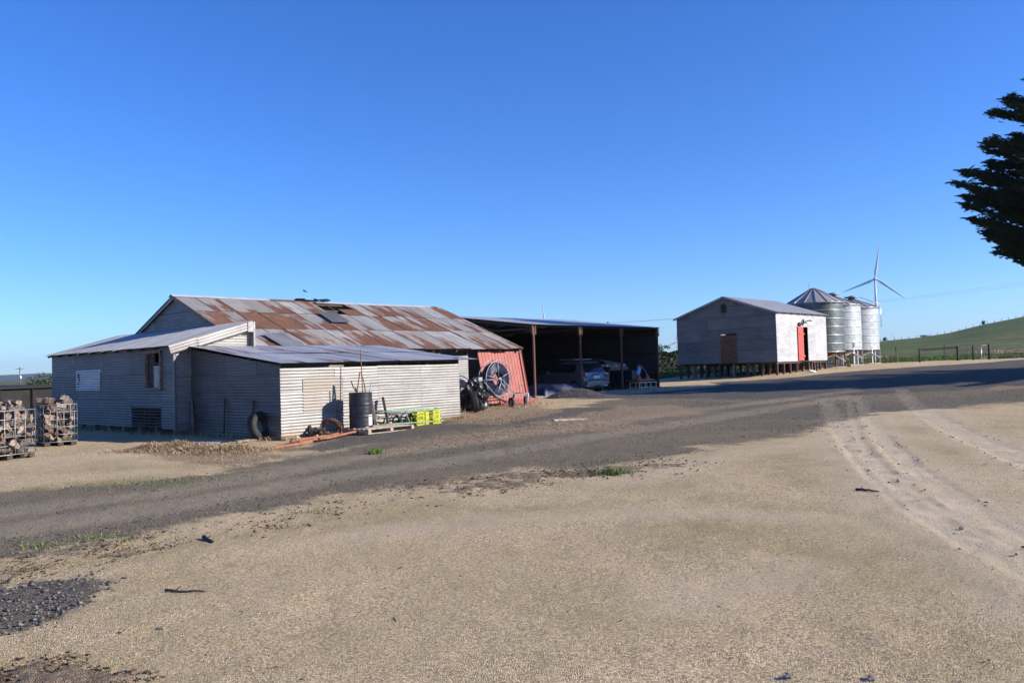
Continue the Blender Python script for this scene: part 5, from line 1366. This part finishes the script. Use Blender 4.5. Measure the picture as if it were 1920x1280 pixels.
# ================================================================== left background: tank, bush, pole
def left_background():
    T = thing('stock_tank', 'low dark round water tank with flat lid behind the firewood', 'water tank', (-23.6, 33.5, 0))
    b = MB(); pr = []
    for k in range(50): z = 1.32*k/49; pr.append((5.0+.008*math.cos(k*math.pi), z))
    b.lathe(pr, 72, None, True, False); b.build('tank_wall', M['tank'], T)
    b = MB(); b.lathe([(5.12, 1.30), (5.12, 1.37), (3.0, 1.44), (.1, 1.50)], 72); b.build('lid', M['tank'], T)
    for k in range(24):
        a = k*2*math.pi/24; b = MB(); b.beam((5.06*math.cos(a), 5.06*math.sin(a), 0), (5.06*math.cos(a), 5.06*math.sin(a), 1.3), .07, .06); b.build('stave', M['tank'], T)
    # utility pole
    p = at(37.5, 716, 300); T = thing('utility_pole', 'distant timber utility pole with crossarm and transformer against the blue hills', 'utility pole', (p.x, p.y, -.5), R(-10))
    top = at(37, 688, 300).z+.5; b = MB(); b.tube([(0, 0, 0), (0, 0, top)], .22, 10); b.build('pole', M['galv2'], T)
    b = MB(); b.box((0, 0, top-.6), (3.4, .16, .16)); b.build('crossarm', M['galv2'], T)
    for x in (-1.5, 0, 1.5): b = MB(); b.lathe([(.1, 0), (.14, .2), (.05, .35)], 8, Matrix.Translation((x, 0, top-.5))); b.build('insulator', M['palewhite'], T)
    b = MB(); b.lathe([(.32, 0), (.36, .1), (.36, .9), (.2, 1.0)], 14, Matrix.Translation((.42, -.2, top-4.2))); b.build('transformer', M['palewhite'], T)
left_background()

# ================================================================== vegetation builders
def sprays(n, C_, D, L, Wd, mat, name, parent=None, seed=0, curl=.25, cross=True):
    """kite shaped sprays, C_ centres, D unit directions, L lengths, Wd widths"""
    g = np.random.default_rng(seed); up = g.normal(0, 1, (n, 3)); S1 = np.cross(D, up); S1 /= np.linalg.norm(S1, axis=1)[:, None]+1e-9; N1 = np.cross(S1, D)
    L = L[:, None]; Wd = Wd[:, None]
    def kite(Sv, Nv):
        return np.stack([C_-D*L*.5, C_-D*L*.05+Sv*Wd*.5, C_+D*L*.5+Nv*L*curl*.5, C_-D*L*.05-Sv*Wd*.5], 1)
    V = kite(S1, N1).reshape(-1, 3); F = np.arange(n*4).reshape(-1, 4)
    if cross: V = np.vstack([V, kite(N1, S1).reshape(-1, 3)]); F = np.arange(n*8).reshape(-1, 4)
    return link(name, np_mesh(name, V, F, mat), parent)

def cypress(loc, label, seed, prof, low, H, n_limb=150, ry=.62, dens=1.0, group=None):
    """prof: (z, radius towards the yard); low: radius of the hidden lower limbs"""
    g = np.random.default_rng(seed); T = thing('cypress_tree', label, 'tree', (loc[0], loc[1], G(*loc)-.1), 0, group)
    b = MB(); b.tube([(0, 0, 0), (.1, 0, 2), (-.1, .1, 6), (.1, 0, 12), (0, 0, H-1)], [.62, .5, .4, .25, .06], 12); b.build('trunk', M['bark'], T)
    pz = np.array([p[0] for p in prof]); pr = np.array([p[1] for p in prof])
    Cs = []; Ds = []; lb = MB()
    for i in range(n_limb):
        t = (i+g.random())/n_limb; z1 = 1.2 + (H-1.4)*t; az = g.uniform(0, 2*math.pi)
        if i % 2 == 0: az = math.pi + g.uniform(-1.25, 1.25)
        left = max(0, math.cos(az-math.pi))
        rL = np.interp(z1, pz, pr); rR = np.interp(z1, [1, 4, 9, 14, H], [low, low*1.1, low*1.15, low*.75, .4])
        r_ = rR + (rL-rR)*left if rL > 0 else rR
        if z1 < pz[0] and left > .1: r_ = min(r_, low)
        r_ *= g.uniform(.80, 1.0) if i % 3 else g.uniform(.95, 1.06)
        d = np.array([math.cos(az), math.sin(az)*(ry if math.sin(az) > 0 else ry+.3), 0]); rise = g.uniform(.02, .22)
        z0 = z1 - r_*rise*1.0
        n = max(4, int(r_*3)); P0 = np.array([0, 0, max(.5, z0 - .05*r_)])
        pts = []
        for k in range(n+1):
            s = k/n; sag = -.35*math.sin(s*3.1)*r_*.10
            pts.append(P0 + d*r_*s + np.array([0, 0, (z1-P0[2])*s**1.3 + sag]) + g.normal(0, .05, 3)*s)
        pts = np.array(pts); lb.tube([tuple(p) for p in pts[:-1]], [max(.015, .10*(1-k/(n+.5))*min(1, r_/6)) for k in range(n)], 5, cap=False)
        # plumes: branchlets along the outer 3/4 of the limb, swept forward
        nb = int(r_*11*dens)
        for q in range(nb):
            s = 1 - (g.random()**1.25)*.88; k = min(int(s*n), n-1); f = s*n-k; p = pts[k]*(1-f)+pts[k+1]*f
            side = g.choice([-1, 1])*g.uniform(.1, 1.0)*(1-s*.72); perp = np.array([-d[1], d[0], 0])
            dd = d*1.0 + perp*side*.9 + np.array([0, 0, g.uniform(-.12, .34)]); dd /= np.linalg.norm(dd)
            ln = (.35 + 1.1*(1-s))*g.uniform(.6, 1.15); m = max(4, int(ln*13*dens))
            u = g.random(m); c = p + dd*ln*u[:, None] + g.normal(0, .13, (m, 3))*np.array([1, 1, 1.0])*(1.1-u[:, None])
            Cs.append(c); e = dd + g.normal(0, .33, (m, 3)) + np.array([0, 0, .10]); Ds.append(e/np.linalg.norm(e, axis=1)[:, None])
        # pointed tip
        m = 14; u = np.linspace(0, 1, m); dd = d/np.linalg.norm(d) + np.array([0, 0, rise*.6]); c = pts[-1] + dd*u[:, None]*.5 + g.normal(0, .05, (m, 3))*(1-u[:, None]); Cs.append(c)
        e = dd + g.normal(0, .25, (m, 3)); Ds.append(e/np.linalg.norm(e, axis=1)[:, None])
    # dense heart
    m = int(9000*dens); z = g.uniform(1.5, H-.8, m); rr_ = np.interp(z, [1, 4, 10, 15, H], [low*.8, low*.85, low*.95, low*.5, .2])*np.sqrt(g.random(m)); a = g.uniform(0, 6.28, m)
    Cs.append(np.stack([rr_*np.cos(a), rr_*np.sin(a)*ry, z], 1)); e = np.stack([np.cos(a), np.sin(a), .2+0*a], 1) + g.normal(0, .3, (m, 3)); Ds.append(e/np.linalg.norm(e, axis=1)[:, None])
    Cc = np.vstack(Cs); Dd = np.vstack(Ds); n = len(Cc)
    lb.build('limbs', M['bark'], T)
    sprays(n, Cc, Dd, g.uniform(.18, .46, n), g.uniform(.035, .085, n), M['cypress'], 'foliage', T, seed)
    return n
pts_ = [(1854,207),(1828,254),(1775,326),(1798,401),(1807,421),(1876,459),(1907,489)]
TX, TY = 31.7, 39.0
prof = [(6.2, 4.5)]
for px_, py_ in reversed(pts_): q = at(px_, py_, TY); prof.append((q.z, TX-q.x))
q = at(1920, 158, TY); prof += [(q.z, TX-q.x), (q.z+1.5, 4.6), (q.z+3.5, 2.8), (21, .6)]
prof = [(z-float(np.interp(z, [6, 10, 16], [1.0, .6, -.7])), r_-1.0) for z, r_ in prof]
cypress((TX, TY), 'large dark cypress whose ragged limbs reach in from the right edge', 5, prof, 4.6, 17.0, 420, .62, 1.5)
cypress((43.0, 38.0), 'cypress of the windbreak just outside the right edge', 9, [(2, 7), (10, 7.5), (16, 6), (20.5, .6)], 7.0, 20.5, 150, .85, .8)
cypress((55.0, 36.0), 'tall cypress of the windbreak furthest outside the right edge', 12, [(2, 7), (10, 7.5), (18, 6), (25, .6)], 7.0, 25.0, 110, .7, .7)

def leafcloud(name, label, cat, loc, blobs, mat, n, ls, seed, trunk=None, group=None, parent=None):
    g = np.random.default_rng(seed); T = thing(name, label, cat, loc, 0, group)
    vol = np.array([b_[3]*b_[4]*b_[5] for b_ in blobs])**.8; vol /= vol.sum(); Cs = []
    for (x, y, z, a, b_, c), v in zip(blobs, vol):
        m = int(n*v); d = g.normal(0, 1, (m, 3)); d /= np.linalg.norm(d, axis=1)[:, None]; r_ = g.random(m)**.4
        r_ *= 1 + .25*np.sin(d[:, 0]*5+seed)*np.sin(d[:, 2]*6+1)
        Cs.append(np.stack([x+d[:, 0]*r_*a, y+d[:, 1]*r_*b_, z+d[:, 2]*r_*c], 1))
    Cc = np.vstack(Cs); m = len(Cc); D = g.normal(0, 1, (m, 3)); D /= np.linalg.norm(D, axis=1)[:, None]
    sprays(m, Cc, D, g.uniform(.7, 1.3, m)*ls, g.uniform(.4, .7, m)*ls, mat, 'foliage', T, seed, .2, False)
    b = MB()
    if trunk:
        for pts, rad in trunk: b.tube(pts, rad, 7)
    else: b.tube([(0, 0, -.1), (0, 0, blobs[0][2])], [.12, .05], 6)
    b.build('trunk', M['bark'], T)
    return T
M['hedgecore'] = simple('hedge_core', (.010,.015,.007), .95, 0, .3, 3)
def mid_vegetation():
    p = at(84, 716, 62); leafcloud('round_bush', 'grey green bush between the dark tank and the wing', 'bush', (p.x, p.y, 0), [(0, 0, 1.0, 1.5, 1.2, 1.15), (-.9, .3, .6, 1.1, 1, .8), (1.2, .3, 1.1, 1.2, 1, 1.0), (1.0, 0, .2, 1.3, 1, .9)], M['leafgrey'], 7000, .16, 3)
    # clipped dark hedge behind the machinery shed and stilted shed
    x0 = at(1225, 690, 74); x1 = at(1560, 690, 88); n = 34000; g = np.random.default_rng(2)
    T = thing('dark_hedge', 'long dark clipped hedge behind the stilted shed', 'hedge', (x0.x, x0.y, G(x0.x, x0.y)))
    u = g.random(n); sid = g.random(n); h = 1.75; L = Vector((x1.x-x0.x, x1.y-x0.y, 0)); nn = Vector((-L.y, L.x, 0)).normalized()
    w = g.uniform(-.6, .6, n); z = g.uniform(0, h, n); k = g.random(n) < .35; z[k] = h+g.normal(0, .06, k.sum()); kk = (~k) & (g.random(n) < .7); w[kk] = -.6+g.normal(0, .06, kk.sum())*1
    Cc = np.stack([L.x*u+nn.x*(-w), L.y*u+nn.y*(-w), z + .12*np.sin(u*60)], 1); D = g.normal(0, 1, (n, 3)); D /= np.linalg.norm(D, axis=1)[:, None]
    sprays(n, Cc, D, g.uniform(.15, .32, n), g.uniform(.10, .2, n), M['leafdark'], 'foliage', T, 4, .2, False)
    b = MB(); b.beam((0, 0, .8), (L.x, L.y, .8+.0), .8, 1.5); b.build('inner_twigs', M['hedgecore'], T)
    # gum tree seen right of the machinery shed
    p = at(1237, 676, 150); z = G(p.x, p.y)
    leafcloud('gum_tree', 'small sparse gum tree just right of the machinery shed', 'tree', (p.x, p.y, z), [(.1, 0, 2.6, .75, .8, .9), (1.3, 0, 2.9, .65, .5, .38), (-.2, 0, 1.4, .7, .7, .8), (1.75, 0, 2.7, .35, .3, .25)], M['leafdark'], 1500, .16, 6,
              [([(0, 0, -.2), (.05, 0, 1.2), (.3, 0, 2.2), (1.2, 0, 2.9)], [.12, .09, .06, .03]), ([(.05, 0, 1.2), (.0, 0, 2.8)], [.08, .03])])
    p = at(1246, 673, 230); leafcloud('far_tree', 'dark rounded tree on the skyline beside the gum tree', 'tree', (p.x, p.y, G(p.x, p.y)), [(0, 0, .6, 1.5, 1, .9), (-1.3, 0, .4, 1.1, 1, .6)], M['leafdark'], 900, .3, 8)
    for i, (px_, lb) in enumerate(((1263, 'tiny dark tree on the skyline left of the stilted shed wall'), (1273, 'tiny dark tree touching the stilted shed wall'))):
        p = at(px_, 671, 420); leafcloud('far_tree', lb, 'tree', (p.x, p.y, p.z-.6), [(0, 0, 1.2, 1.1, 1, 1.2), (1, 0, .8, 1.0, 1, .7)], M['leafdark'], 300, .5, 12+i)
    # low trees on the hill crest
    for i, (px_, py_, h, lb) in enumerate(((1659, 638, 1.8, 'small dark shrub on the hill crest beside the right silo'), (1844, 608, 2.0, 'lone dark shrub on the hill crest above the gate'), (1732, 632, 1.0, 'flat low shrub on the crest between the faint turbine and the lone shrub'))):
        p = at(px_, py_, 345); leafcloud('crest_shrub', lb, 'shrub', (p.x, p.y, G(p.x, p.y)-.2), [(0, 0, h*.5, .8 if h > 1.5 else 2.4, .8, h*.5)], M['leafdark'], 220, .4, 20+i)
    # rank grass clump band along the fence
mid_vegetation()

# ================================================================== fences, gate, power line
def fences():
    def gpt(px_, py_, Y): p = at(px_, py_, Y); return Vector((p.x, p.y, G(p.x, p.y)))
    def post(parent, p, h, w, mat='wood', name='post'):
        b = MB(); b.tube([p-Vector((0, 0, .2)), p+Vector((.02, 0, h))], w/2, 8); return b.build(name, M[mat], parent)
    Y = 71
    a, c, d = gpt(1724.5, 680, Y), gpt(1796, 675, Y), gpt(1825, 673, Y+.6)
    T = thing('rail_fence', 'dark timber rail on two stout posts in the paddock grass', 'fence', (0, 0, 0))
    post(T, a, 1.22, .16, 'darkwood'); post(T, c, 1.25, .2, 'darkwood')
    b = MB(); b.beam(a+Vector((0, 0, 1.05)), c+Vector((0, 0, 1.14)), .10, .16); b.build('top_rail', M['darkwood'], T)
    T = thing('wire_gate', 'steel mesh gate hung between two dark posts right of the rail fence', 'gate', (0, 0, 0))
    e = gpt(1855, 672.5, Y+.8); post(T, d, 1.25, .17, 'darkwood'); post(T, e, 1.35, .2, 'darkwood')
    b = MB(); b.tube([d+Vector((0, 0, 1.15)), e+Vector((0, 0, 1.28))], .03, 6); b.tube([d+Vector((0, 0, .15)), e+Vector((0, 0, .2))], .02, 6)
    for t in np.linspace(.06, .94, 8): q = d.lerp(e, t); b.tube([q+Vector((0, 0, .15)), q+Vector((0, 0, 1.2))], .006, 4)
    for z in (.35, .55, .75, .95): b.tube([d+Vector((0, 0, z)), e+Vector((0, 0, z+.03))], .006, 4)
    b.build('gate_leaf', M['galv2'], T)
    m = d.lerp(e, .5); post(T, m, 1.05, .07, 'galv', 'brace_post')
    # wire fence runs on
    T = thing('wire_fence', 'thin wire stock fence along the paddock behind the rail fence', 'fence', (0, 0, 0))
    line = [gpt(1560, 690, 84), gpt(1680, 676, 80), gpt(1772, 668, 78), gpt(1815, 668, 76), gpt(1862, 664, 74), gpt(1868, 662, 76), gpt(1990, 655, 80), gpt(2200, 640, 90)]
    for i, p in enumerate(line[:-1]):
        q = line[i+1]; n = max(1, int((q-p).length/3.6))
        for k in range(n):
            r_ = p.lerp(q, k/n); r_.z = G(r_.x, r_.y); b = MB(); b.beam(r_-Vector((0, 0, .1)), r_+Vector((0, 0, 1.12)), .05, .05); b.build('star_picket', M['galv2'] if k % 3 else M['wood'], T)
    b = MB()
    for z in (.3, .55, .8, 1.05): b.tube([Vector((p.x, p.y, G(p.x, p.y)+z)) for p in line], .007, 4)
    b.build('wire', M['galv2'], T)
    # fence on the crest
    T = thing('crest_fence', 'tiny row of fence posts along the hill crest', 'fence', (0, 0, 0))
    for px_ in np.arange(1650, 1985, 13.5):
        h = np.interp((px_-960)/1550, _hx, _hd); x, y = (px_-960)/1550*346, 346; b = MB(); z = G(x, y); b.box((x, y, z+.35), (.13, .13, 1.1)); b.build('post', M['darkwood'], T)
    # plain wire pickets in the grass
    for px_, py_, lb in ((1680, 668, 'lone grey picket standing in the dry grass right of the silos'), (1771, 665, 'lone dark post in the grass behind the middle of the rail')):
        p = gpt(px_, py_, 95); b = MB(); b.beam(p-Vector((0, 0, .1)), p+Vector((0, 0, 1.3)), .08, .08); setp(b.build('lone_post', M['darkwood']), lb, 'post')
    # service wire
    a = MSH.matrix_world if False else None
    p0 = ms_pt(10.8, 0) ; A = Vector((p0.x, p0.y, 3.7)); A = at(1140, 606, 84); B = at(1920, 518, 92); Cc = at(2300, 470, 98)
    T = thing('power_line', 'thin overhead wires crossing the sky behind the turbine', 'power line', (0, 0, 0))
    for dz in (0, .45):
        pts = []
        for i in range(41):
            t = i/40; q = A.lerp(Cc, t); q.z = A.z + (Cc.z-A.z)*t - 1.1*math.sin(math.pi*t) + dz*(1 if dz else 0)*t + (B.z-A.lerp(Cc, .62).z)*math.sin(math.pi*t)*.9; pts.append(q)
        b = MB(); b.tube(pts, .010, 4, cap=False); b.build('wire', M['galv2'], T)
    b = MB(); b.tube([(Cc.x, Cc.y, G(Cc.x, Cc.y)-.5), (Cc.x, Cc.y, Cc.z+.7)], .14, 8); b.build('pole', M['wood'], T)
    b = MB(); b.tube([(A.x, A.y, -.3), (A.x, A.y, A.z+.15)], .12, 8); b.build('pole', M['wood'], T)
    # bird
    p = at(571.5, 546.5, 60); b = MB()
    b.tube([p+Vector((-.16, 0, .02)), p+Vector((-.05, 0, .03)), p+Vector((.08, 0, 0)), p+Vector((.2, 0, -.03))], [.01, .04, .045, .015], 6)
    b.add([p+Vector((-.05, 0, .04)), p+Vector((.07, 0, .02)), p+Vector((-.12, .25, .13)), p+Vector((.0, .5, .05))], [(0, 1, 3, 2)]); b.add([p+Vector((-.05, 0, .04)), p+Vector((.07, 0, .02)), p+Vector((-.10, -.2, .16)), p+Vector((.02, -.45, .12))], [(0, 1, 3, 2)])
    setp(b.build('flying_bird', M['black']), 'tiny dark bird flying above the shed ridge', 'bird')
fences()

# ================================================================== loose ground cover
def blades(n, P, H, lean, wdt, mat, name, label, seed, flat=0.0):
    g = np.random.default_rng(seed); a = g.uniform(0, 6.28, n); d = np.stack([np.cos(a), np.sin(a), 0*a], 1); s = np.stack([-np.sin(a), np.cos(a), 0*a], 1)
    H = H[:, None]; le = lean[:, None]; w = wdt[:, None]; up = np.array([0, 0, 1.0])
    base = P; mid = P + d*H*le*.45 + up*H*(.62*(1-flat)+.02); tip = P + d*H*le*1.15 + up*H*(1.0*(1-flat)+.03*flat)
    V = np.stack([base-s*w, base+s*w, mid+s*w*.8, mid-s*w*.8, tip], 1).reshape(-1, 3)
    i = np.arange(n)[:, None]*5; F = np.vstack([np.hstack([i, i+1, i+2]), np.hstack([i, i+2, i+3]), np.hstack([i+3, i+2, i+4])])
    return setp(link(name, np_mesh(name, V, F, mat)), label, kind='stuff')
def scatter(n, box, key, lo, seed, power=1.0, extra=None):
    g = np.random.default_rng(seed); x = g.uniform(box[0], box[2], n); y = g.uniform(box[1], box[3], n); mk = masks(x, y); v = mk[key] if isinstance(key, str) else key(mk)
    k = (v > lo) & (g.random(n) < np.clip(v, 0, 1)**power); return np.stack([x[k], y[k], gz(x[k], y[k])], 1)
def polar(n, r0, r1, a0, a1, seed):
    g = np.random.default_rng(seed); r_ = np.exp(g.uniform(math.log(r0), math.log(r1), n)); a = np.radians(g.uniform(a0, a1, n)); return r_*np.cos(a), r_*np.sin(a)
def in_shed(x, y):
    """true where a building stands"""
    dx, dy = x+9.10, y-22.25; m = dx*.664+dy*.747; k = -dx*.747+dy*.664
    a = (m > .05) & (m < 14.1) & (k > 0) & (k < 9); b_ = (m > .46) & (m < 6.44) & (k > -4.39) & (k <= 0)
    dx, dy = x-MS0[0], y-MS0[1]; m = dx*.664+dy*.747; k = -dx*.747+dy*.664; c = (m > -.1) & (m < 10.8) & (k > .4) & (k < 12)
    return a | b_ | c
def cover():
    g = np.random.default_rng(77)
    def pz(x, y, keep, dz=0): k = keep & ~in_shed(x, y); return np.stack([x[k], y[k], gz(x[k], y[k])+dz], 1)
    # road metal
    x, y = polar(60000, 3.2, 45, 52, 128, 1); mk = masks(x, y); P = pz(x, y, g.random(len(x)) < mk['gravel']*(1-mk['trk']*.7)*.55)
    r_ = np.hypot(P[:, 0], P[:, 1]); setp(stones('road_stones', P, g.uniform(.006, .014, len(P))*(1+.03*r_), M['gravelstone']), 'loose blue grey stones on the gravel track', kind='stuff')
    x, y = polar(9000, 3.0, 12, 100, 130, 12); mk = masks(x, y); P = pz(x, y, g.random(len(x)) < mk['dark']**.6*.8); setp(stones('dark_gravel', P, g.uniform(.010, .024, len(P)), M['gravelstone']), 'patch of coarse dark gravel at the lower left', kind='stuff')
    # tan pebbles
    x, y = polar(60000, 2.6, 22, 54, 126, 2); mk = masks(x, y); P = pz(x, y, g.random(len(x)) < (1-mk['gravel'])*.75)
    r_ = np.hypot(P[:, 0], P[:, 1]); setp(stones('tan_pebbles', P, g.uniform(.002, .005, len(P))*(1+.05*r_), M['sandstone']), 'fine tan pebbles strewn over the yard', kind='stuff')
    # leaf and bark litter
    x, y = polar(190000, 2.8, 34, 54, 128, 3); mk = masks(x, y); P = pz(x, y, g.random(len(x)) < mk['lit']*.75 + (1-mk['field'])*.0007, .004)
    n = len(P); r_ = np.hypot(P[:, 0], P[:, 1]); 
    D = g.normal(0, 1, (n, 3)); D[:, 2] *= .18; D /= np.linalg.norm(D, axis=1)[:, None]; o = sprays(n, P+np.array([0, 0, .006]), D, g.uniform(.014, .042, n)*(1+.04*r_), g.uniform(.006, .016, n)*(1+.04*r_), M['leafchip'], 'leaf_litter', None, 5, .5); setp(o, 'brown leaf and bark litter along the track edge', kind='stuff')
    # straw by the walls
    x, y = polar(130000, 14, 36, 84, 122, 4); mk = masks(x, y); P = pz(x, y, g.random(len(x)) < mk['straw']*.55); n = len(P)
    blades(n, P, g.uniform(.03, .09, n), g.uniform(.8, 2.2, n), g.uniform(.003, .006, n), M['strawmat'], 'dry_straw', 'flattened dry straw along the shed walls', 6, .72)
    # tall dead grass at wall feet
    L = []; g2 = np.random.default_rng(5)
    for (m0, m1, k0, k1, n_, ) in ((.4, 6.5, LF-.25, LF-.02, 2600), (-.35, -.05, -1.0, 8.7, 500), (.1, .45, LF, -.1, 700), (6.5, 14.3, -2.6, -.6, 2600)):
        m = g2.uniform(m0, m1, n_); k = g2.uniform(k0, k1, n_); X = -9.10+.664*m-.747*k; Y = 22.25+.747*m+.664*k; cl = fbm(X*1.5, Y*1.5, 3) > .45; L.append(np.stack([X[cl], Y[cl], gz(X[cl], Y[cl])], 1))
    P = np.vstack(L); n = len(P); blades(n, P, g.uniform(.04, .15, n), g.uniform(.3, 1.2, n), g.uniform(.003, .006, n), M['strawmat'], 'dead_grass', 'dead grass growing at the foot of the shed walls', 7)
    # the straw mound before the wing
    c = [gp(290, 845), gp(335, 842), gp(385, 845), gp(440, 847)]; L = []
    for i, q in enumerate(c):
        n_ = 3400 if i < 2 else 2200; X = q[0]+g.normal(0, .42, n_); Y = q[1]+g.normal(0, .24, n_); h = .17*np.exp(-((X-q[0])/.5)**2-((Y-q[1])/.3)**2)*g.random(n_); L.append(np.stack([X, Y, gz(X, Y)+h], 1))
    P = np.vstack(L); n = len(P); blades(n, P, g.uniform(.03, .10, n), g.uniform(.6, 2.0, n), g.uniform(.003, .006, n), M['strawmat'], 'straw_mound', 'matted mound of straw in front of the wing', 8, .2)
    # thin green weeds
    spots = [(1140, 866, .22, 90), (95, 1022, .2, 80), (230, 1012, .15, 60), (185, 1008, .15, 60), (590, 960, .12, 80), (265, 905, .7, 260), (390, 902, .6, 160)]
    L = []
    for px_, py_, s, n_ in spots: q = gp(px_, py_); X = q[0]+g.normal(0, s, n_); Y = q[1]+g.normal(0, s*.6, n_); L.append(np.stack([X, Y, gz(X, Y)], 1))
    P = np.vstack(L); n = len(P); blades(n, P, g.uniform(.012, .035, n), g.uniform(.3, 1.2, n), g.uniform(.003, .006, n), M['grassmat'], 'green_weeds', 'sparse green weeds in the gravel', 9)
    q = gp(703, 850); n = 170; X = q[0]+g.normal(0, .07, n); Y = q[1]+g.normal(0, .08, n); P = np.stack([X, Y, gz(X, Y)], 1)
    o = blades(n, P, g.uniform(.05, .13, n), g.uniform(.3, .9, n), g.uniform(.004, .007, n), M['grassmat'], 'grass_tuft', 'bright green grass tuft on the gravel below the rusty pipes', 10); del o['kind']; o['category'] = 'grass tuft'
    q = gp(1152, 889); n = 200; X = q[0]+g.normal(0, .14, n); Y = q[1]+g.normal(0, .09, n); P = np.stack([X, Y, gz(X, Y)], 1)
    o = blades(n, P, g.uniform(.04, .10, n), g.uniform(.3, .9, n), g.uniform(.004, .007, n), M['grassmat'], 'grass_tuft', 'small green tuft beside the leaf litter near mid picture', 11); del o['kind']; o['category'] = 'grass tuft'
    # paddock grass, nearest band
    x, y = polar(120000, 60, 118, 52, 84, 14); mk = masks(x, y); P = pz(x, y, (mk['field'] > .5)); n = len(P)
    k = P[:, 1] < 92; 
    hN = (.10 + .30*fbm(P[:, 0]*.25, P[:, 1]*.25, 9))*g.uniform(.5, 1.2, n)
    sel = P[:, 1] < 90
    blades(int(sel.sum()), P[sel], hN[sel]*.9, g.uniform(.2, .8, int(sel.sum())), g.uniform(.015, .03, int(sel.sum())), M['grassmat'], 'paddock_grass', 'lush green paddock grass along the fence', 15)
    sel2 = (~sel) & (fbm(P[:, 0]*.08, P[:, 1]*.05, 19) > .42)
    blades(int(sel2.sum()), P[sel2], hN[sel2]*1.1, g.uniform(.2, .8, int(sel2.sum())), g.uniform(.02, .035, int(sel2.sum())), M['strawmat'], 'dry_pasture', 'dry tussock grass on the lower hill slope', 16)
    # sticks and single bits
    def stick(a, c, r_, label, mat='darkwood'):
        P, Q = gp(*a), gp(*c); b = MB(); n = 7; pts = []; Ls = math.hypot(Q[0]-P[0], Q[1]-P[1]); jj = min(.012, Ls*.05)
        for i in range(n+1):
            t = i/n; x, y = P[0]+(Q[0]-P[0])*t, P[1]+(Q[1]-P[1])*t; pts.append((x+random.uniform(-jj, jj), y+random.uniform(-jj, jj), G(x, y)+r_*.8+.003+random.uniform(-.003, .006)))
        b.tube(pts, [r_*(1-.5*i/n) for i in range(n+1)], 6)
        if Ls > .22: b.tube([pts[2], (pts[2][0]+.03, pts[2][1]+.05, pts[2][2]+.02)], [r_*.6, r_*.3], 5); setp(b.build('fallen_stick', M[mat]), label, 'stick')
    stick((308, 1109), (384, 1112), .011, 'long thin stick on the tan gravel at lower left')
    stick((733, 1074), (727, 1083), .011, 'small curled dark stick left of mid foreground')
    stick((822, 1170), (829, 1178), .013, 'short dark chunk of bark in the mid foreground')
    stick((933, 1167), (956, 1169), .008, 'short thin stick right of the bark chunk')
    stick((1605, 919), (1647, 923), .015, 'curved dark twig lying across the pale wheel tracks')
    stick((873, 978), (893, 980), .007, 'tiny twig beyond the bark chunk')
    stick((750, 1216), (775, 1219), .006, 'thin twig near the bottom middle edge')
    stick((1495, 904), (1515, 905), .012, 'short stick left of the pale wheel tracks')
    stick((380, 1010), (402, 1020), .02, 'broken brown stick in the litter at the track edge')
    for a, lb in (((303, 1177), 'dark pebble below the long thin stick'), ((1477, 1267), 'dark stone at the bottom edge'), ((1632, 1272), 'larger dark stone at the bottom right edge'), ((1802, 990), 'dark stone in the right wheel tracks')):
        P = gp(*a); b = MB(); m = Matrix.Translation((P[0], P[1], G(*P)+.002)); bm = bmesh.new(); bmesh.ops.create_icosphere(bm, subdivisions=2, radius=.02)
        for v in bm.verts: v.co *= 1 + .25*math.sin(v.co.x*160+v.co.y*90); v.co.z *= .6
        me = bpy.data.meshes.new('stone'); bm.to_mesh(me); bm.free(); me.materials.append(M['gravelstone']); o = link('dark_stone', me); o.matrix_world = m; setp(o, lb, 'stone')
    P = gp(1068, 788); b = MB(); b.box((P[0], P[1], G(*P)+.03), (.95, .16, .04), .35, 0, .02, .01); setp(b.build('pale_plank', M['pallet']), 'pale weathered plank lying on the ground before the gravel heap', 'plank')
cover()
# silo forecourt: a block and small bits
P = at(1597, 690, 66); b = MB(); b.box((P.x, P.y, G(P.x, P.y)+.1), (.5, .4, .22), .3); setp(b.build('concrete_block', M['concrete']), 'small pale block on the ground before the middle silo', 'block')
P = at(1515, 697, 57); b = MB(); b.box((P.x-.2, P.y-1.2, G(P.x, P.y)+.07), (.55, .3, .10), .5, 0, .2); setp(b.build('white_offcut', M['palewhite']), 'white offcut lying below the stilted shed landing', 'offcut')

# ================================================================== air
def haze():
    b = MB(); b.box((0, 2200, 110), (14000, 16000, 224)); o = b.build('haze', None); setp(o, 'thin clear-day haze over the whole place', kind='stuff')
    m = bpy.data.materials.new('haze'); m.use_nodes = True; t = m.node_tree; t.nodes.clear(); out = t.nodes.new('ShaderNodeOutputMaterial'); v = t.nodes.new('ShaderNodeVolumePrincipled')
    v.inputs['Color'].default_value = (.62, .78, 1.0, 1); v.inputs['Density'].default_value = HAZE; v.inputs['Anisotropy'].default_value = .2; t.links.new(v.outputs[0], out.inputs[1]); o.data.materials.append(m)
HAZE = .00007
USE_HAZE = True
if USE_HAZE: haze()
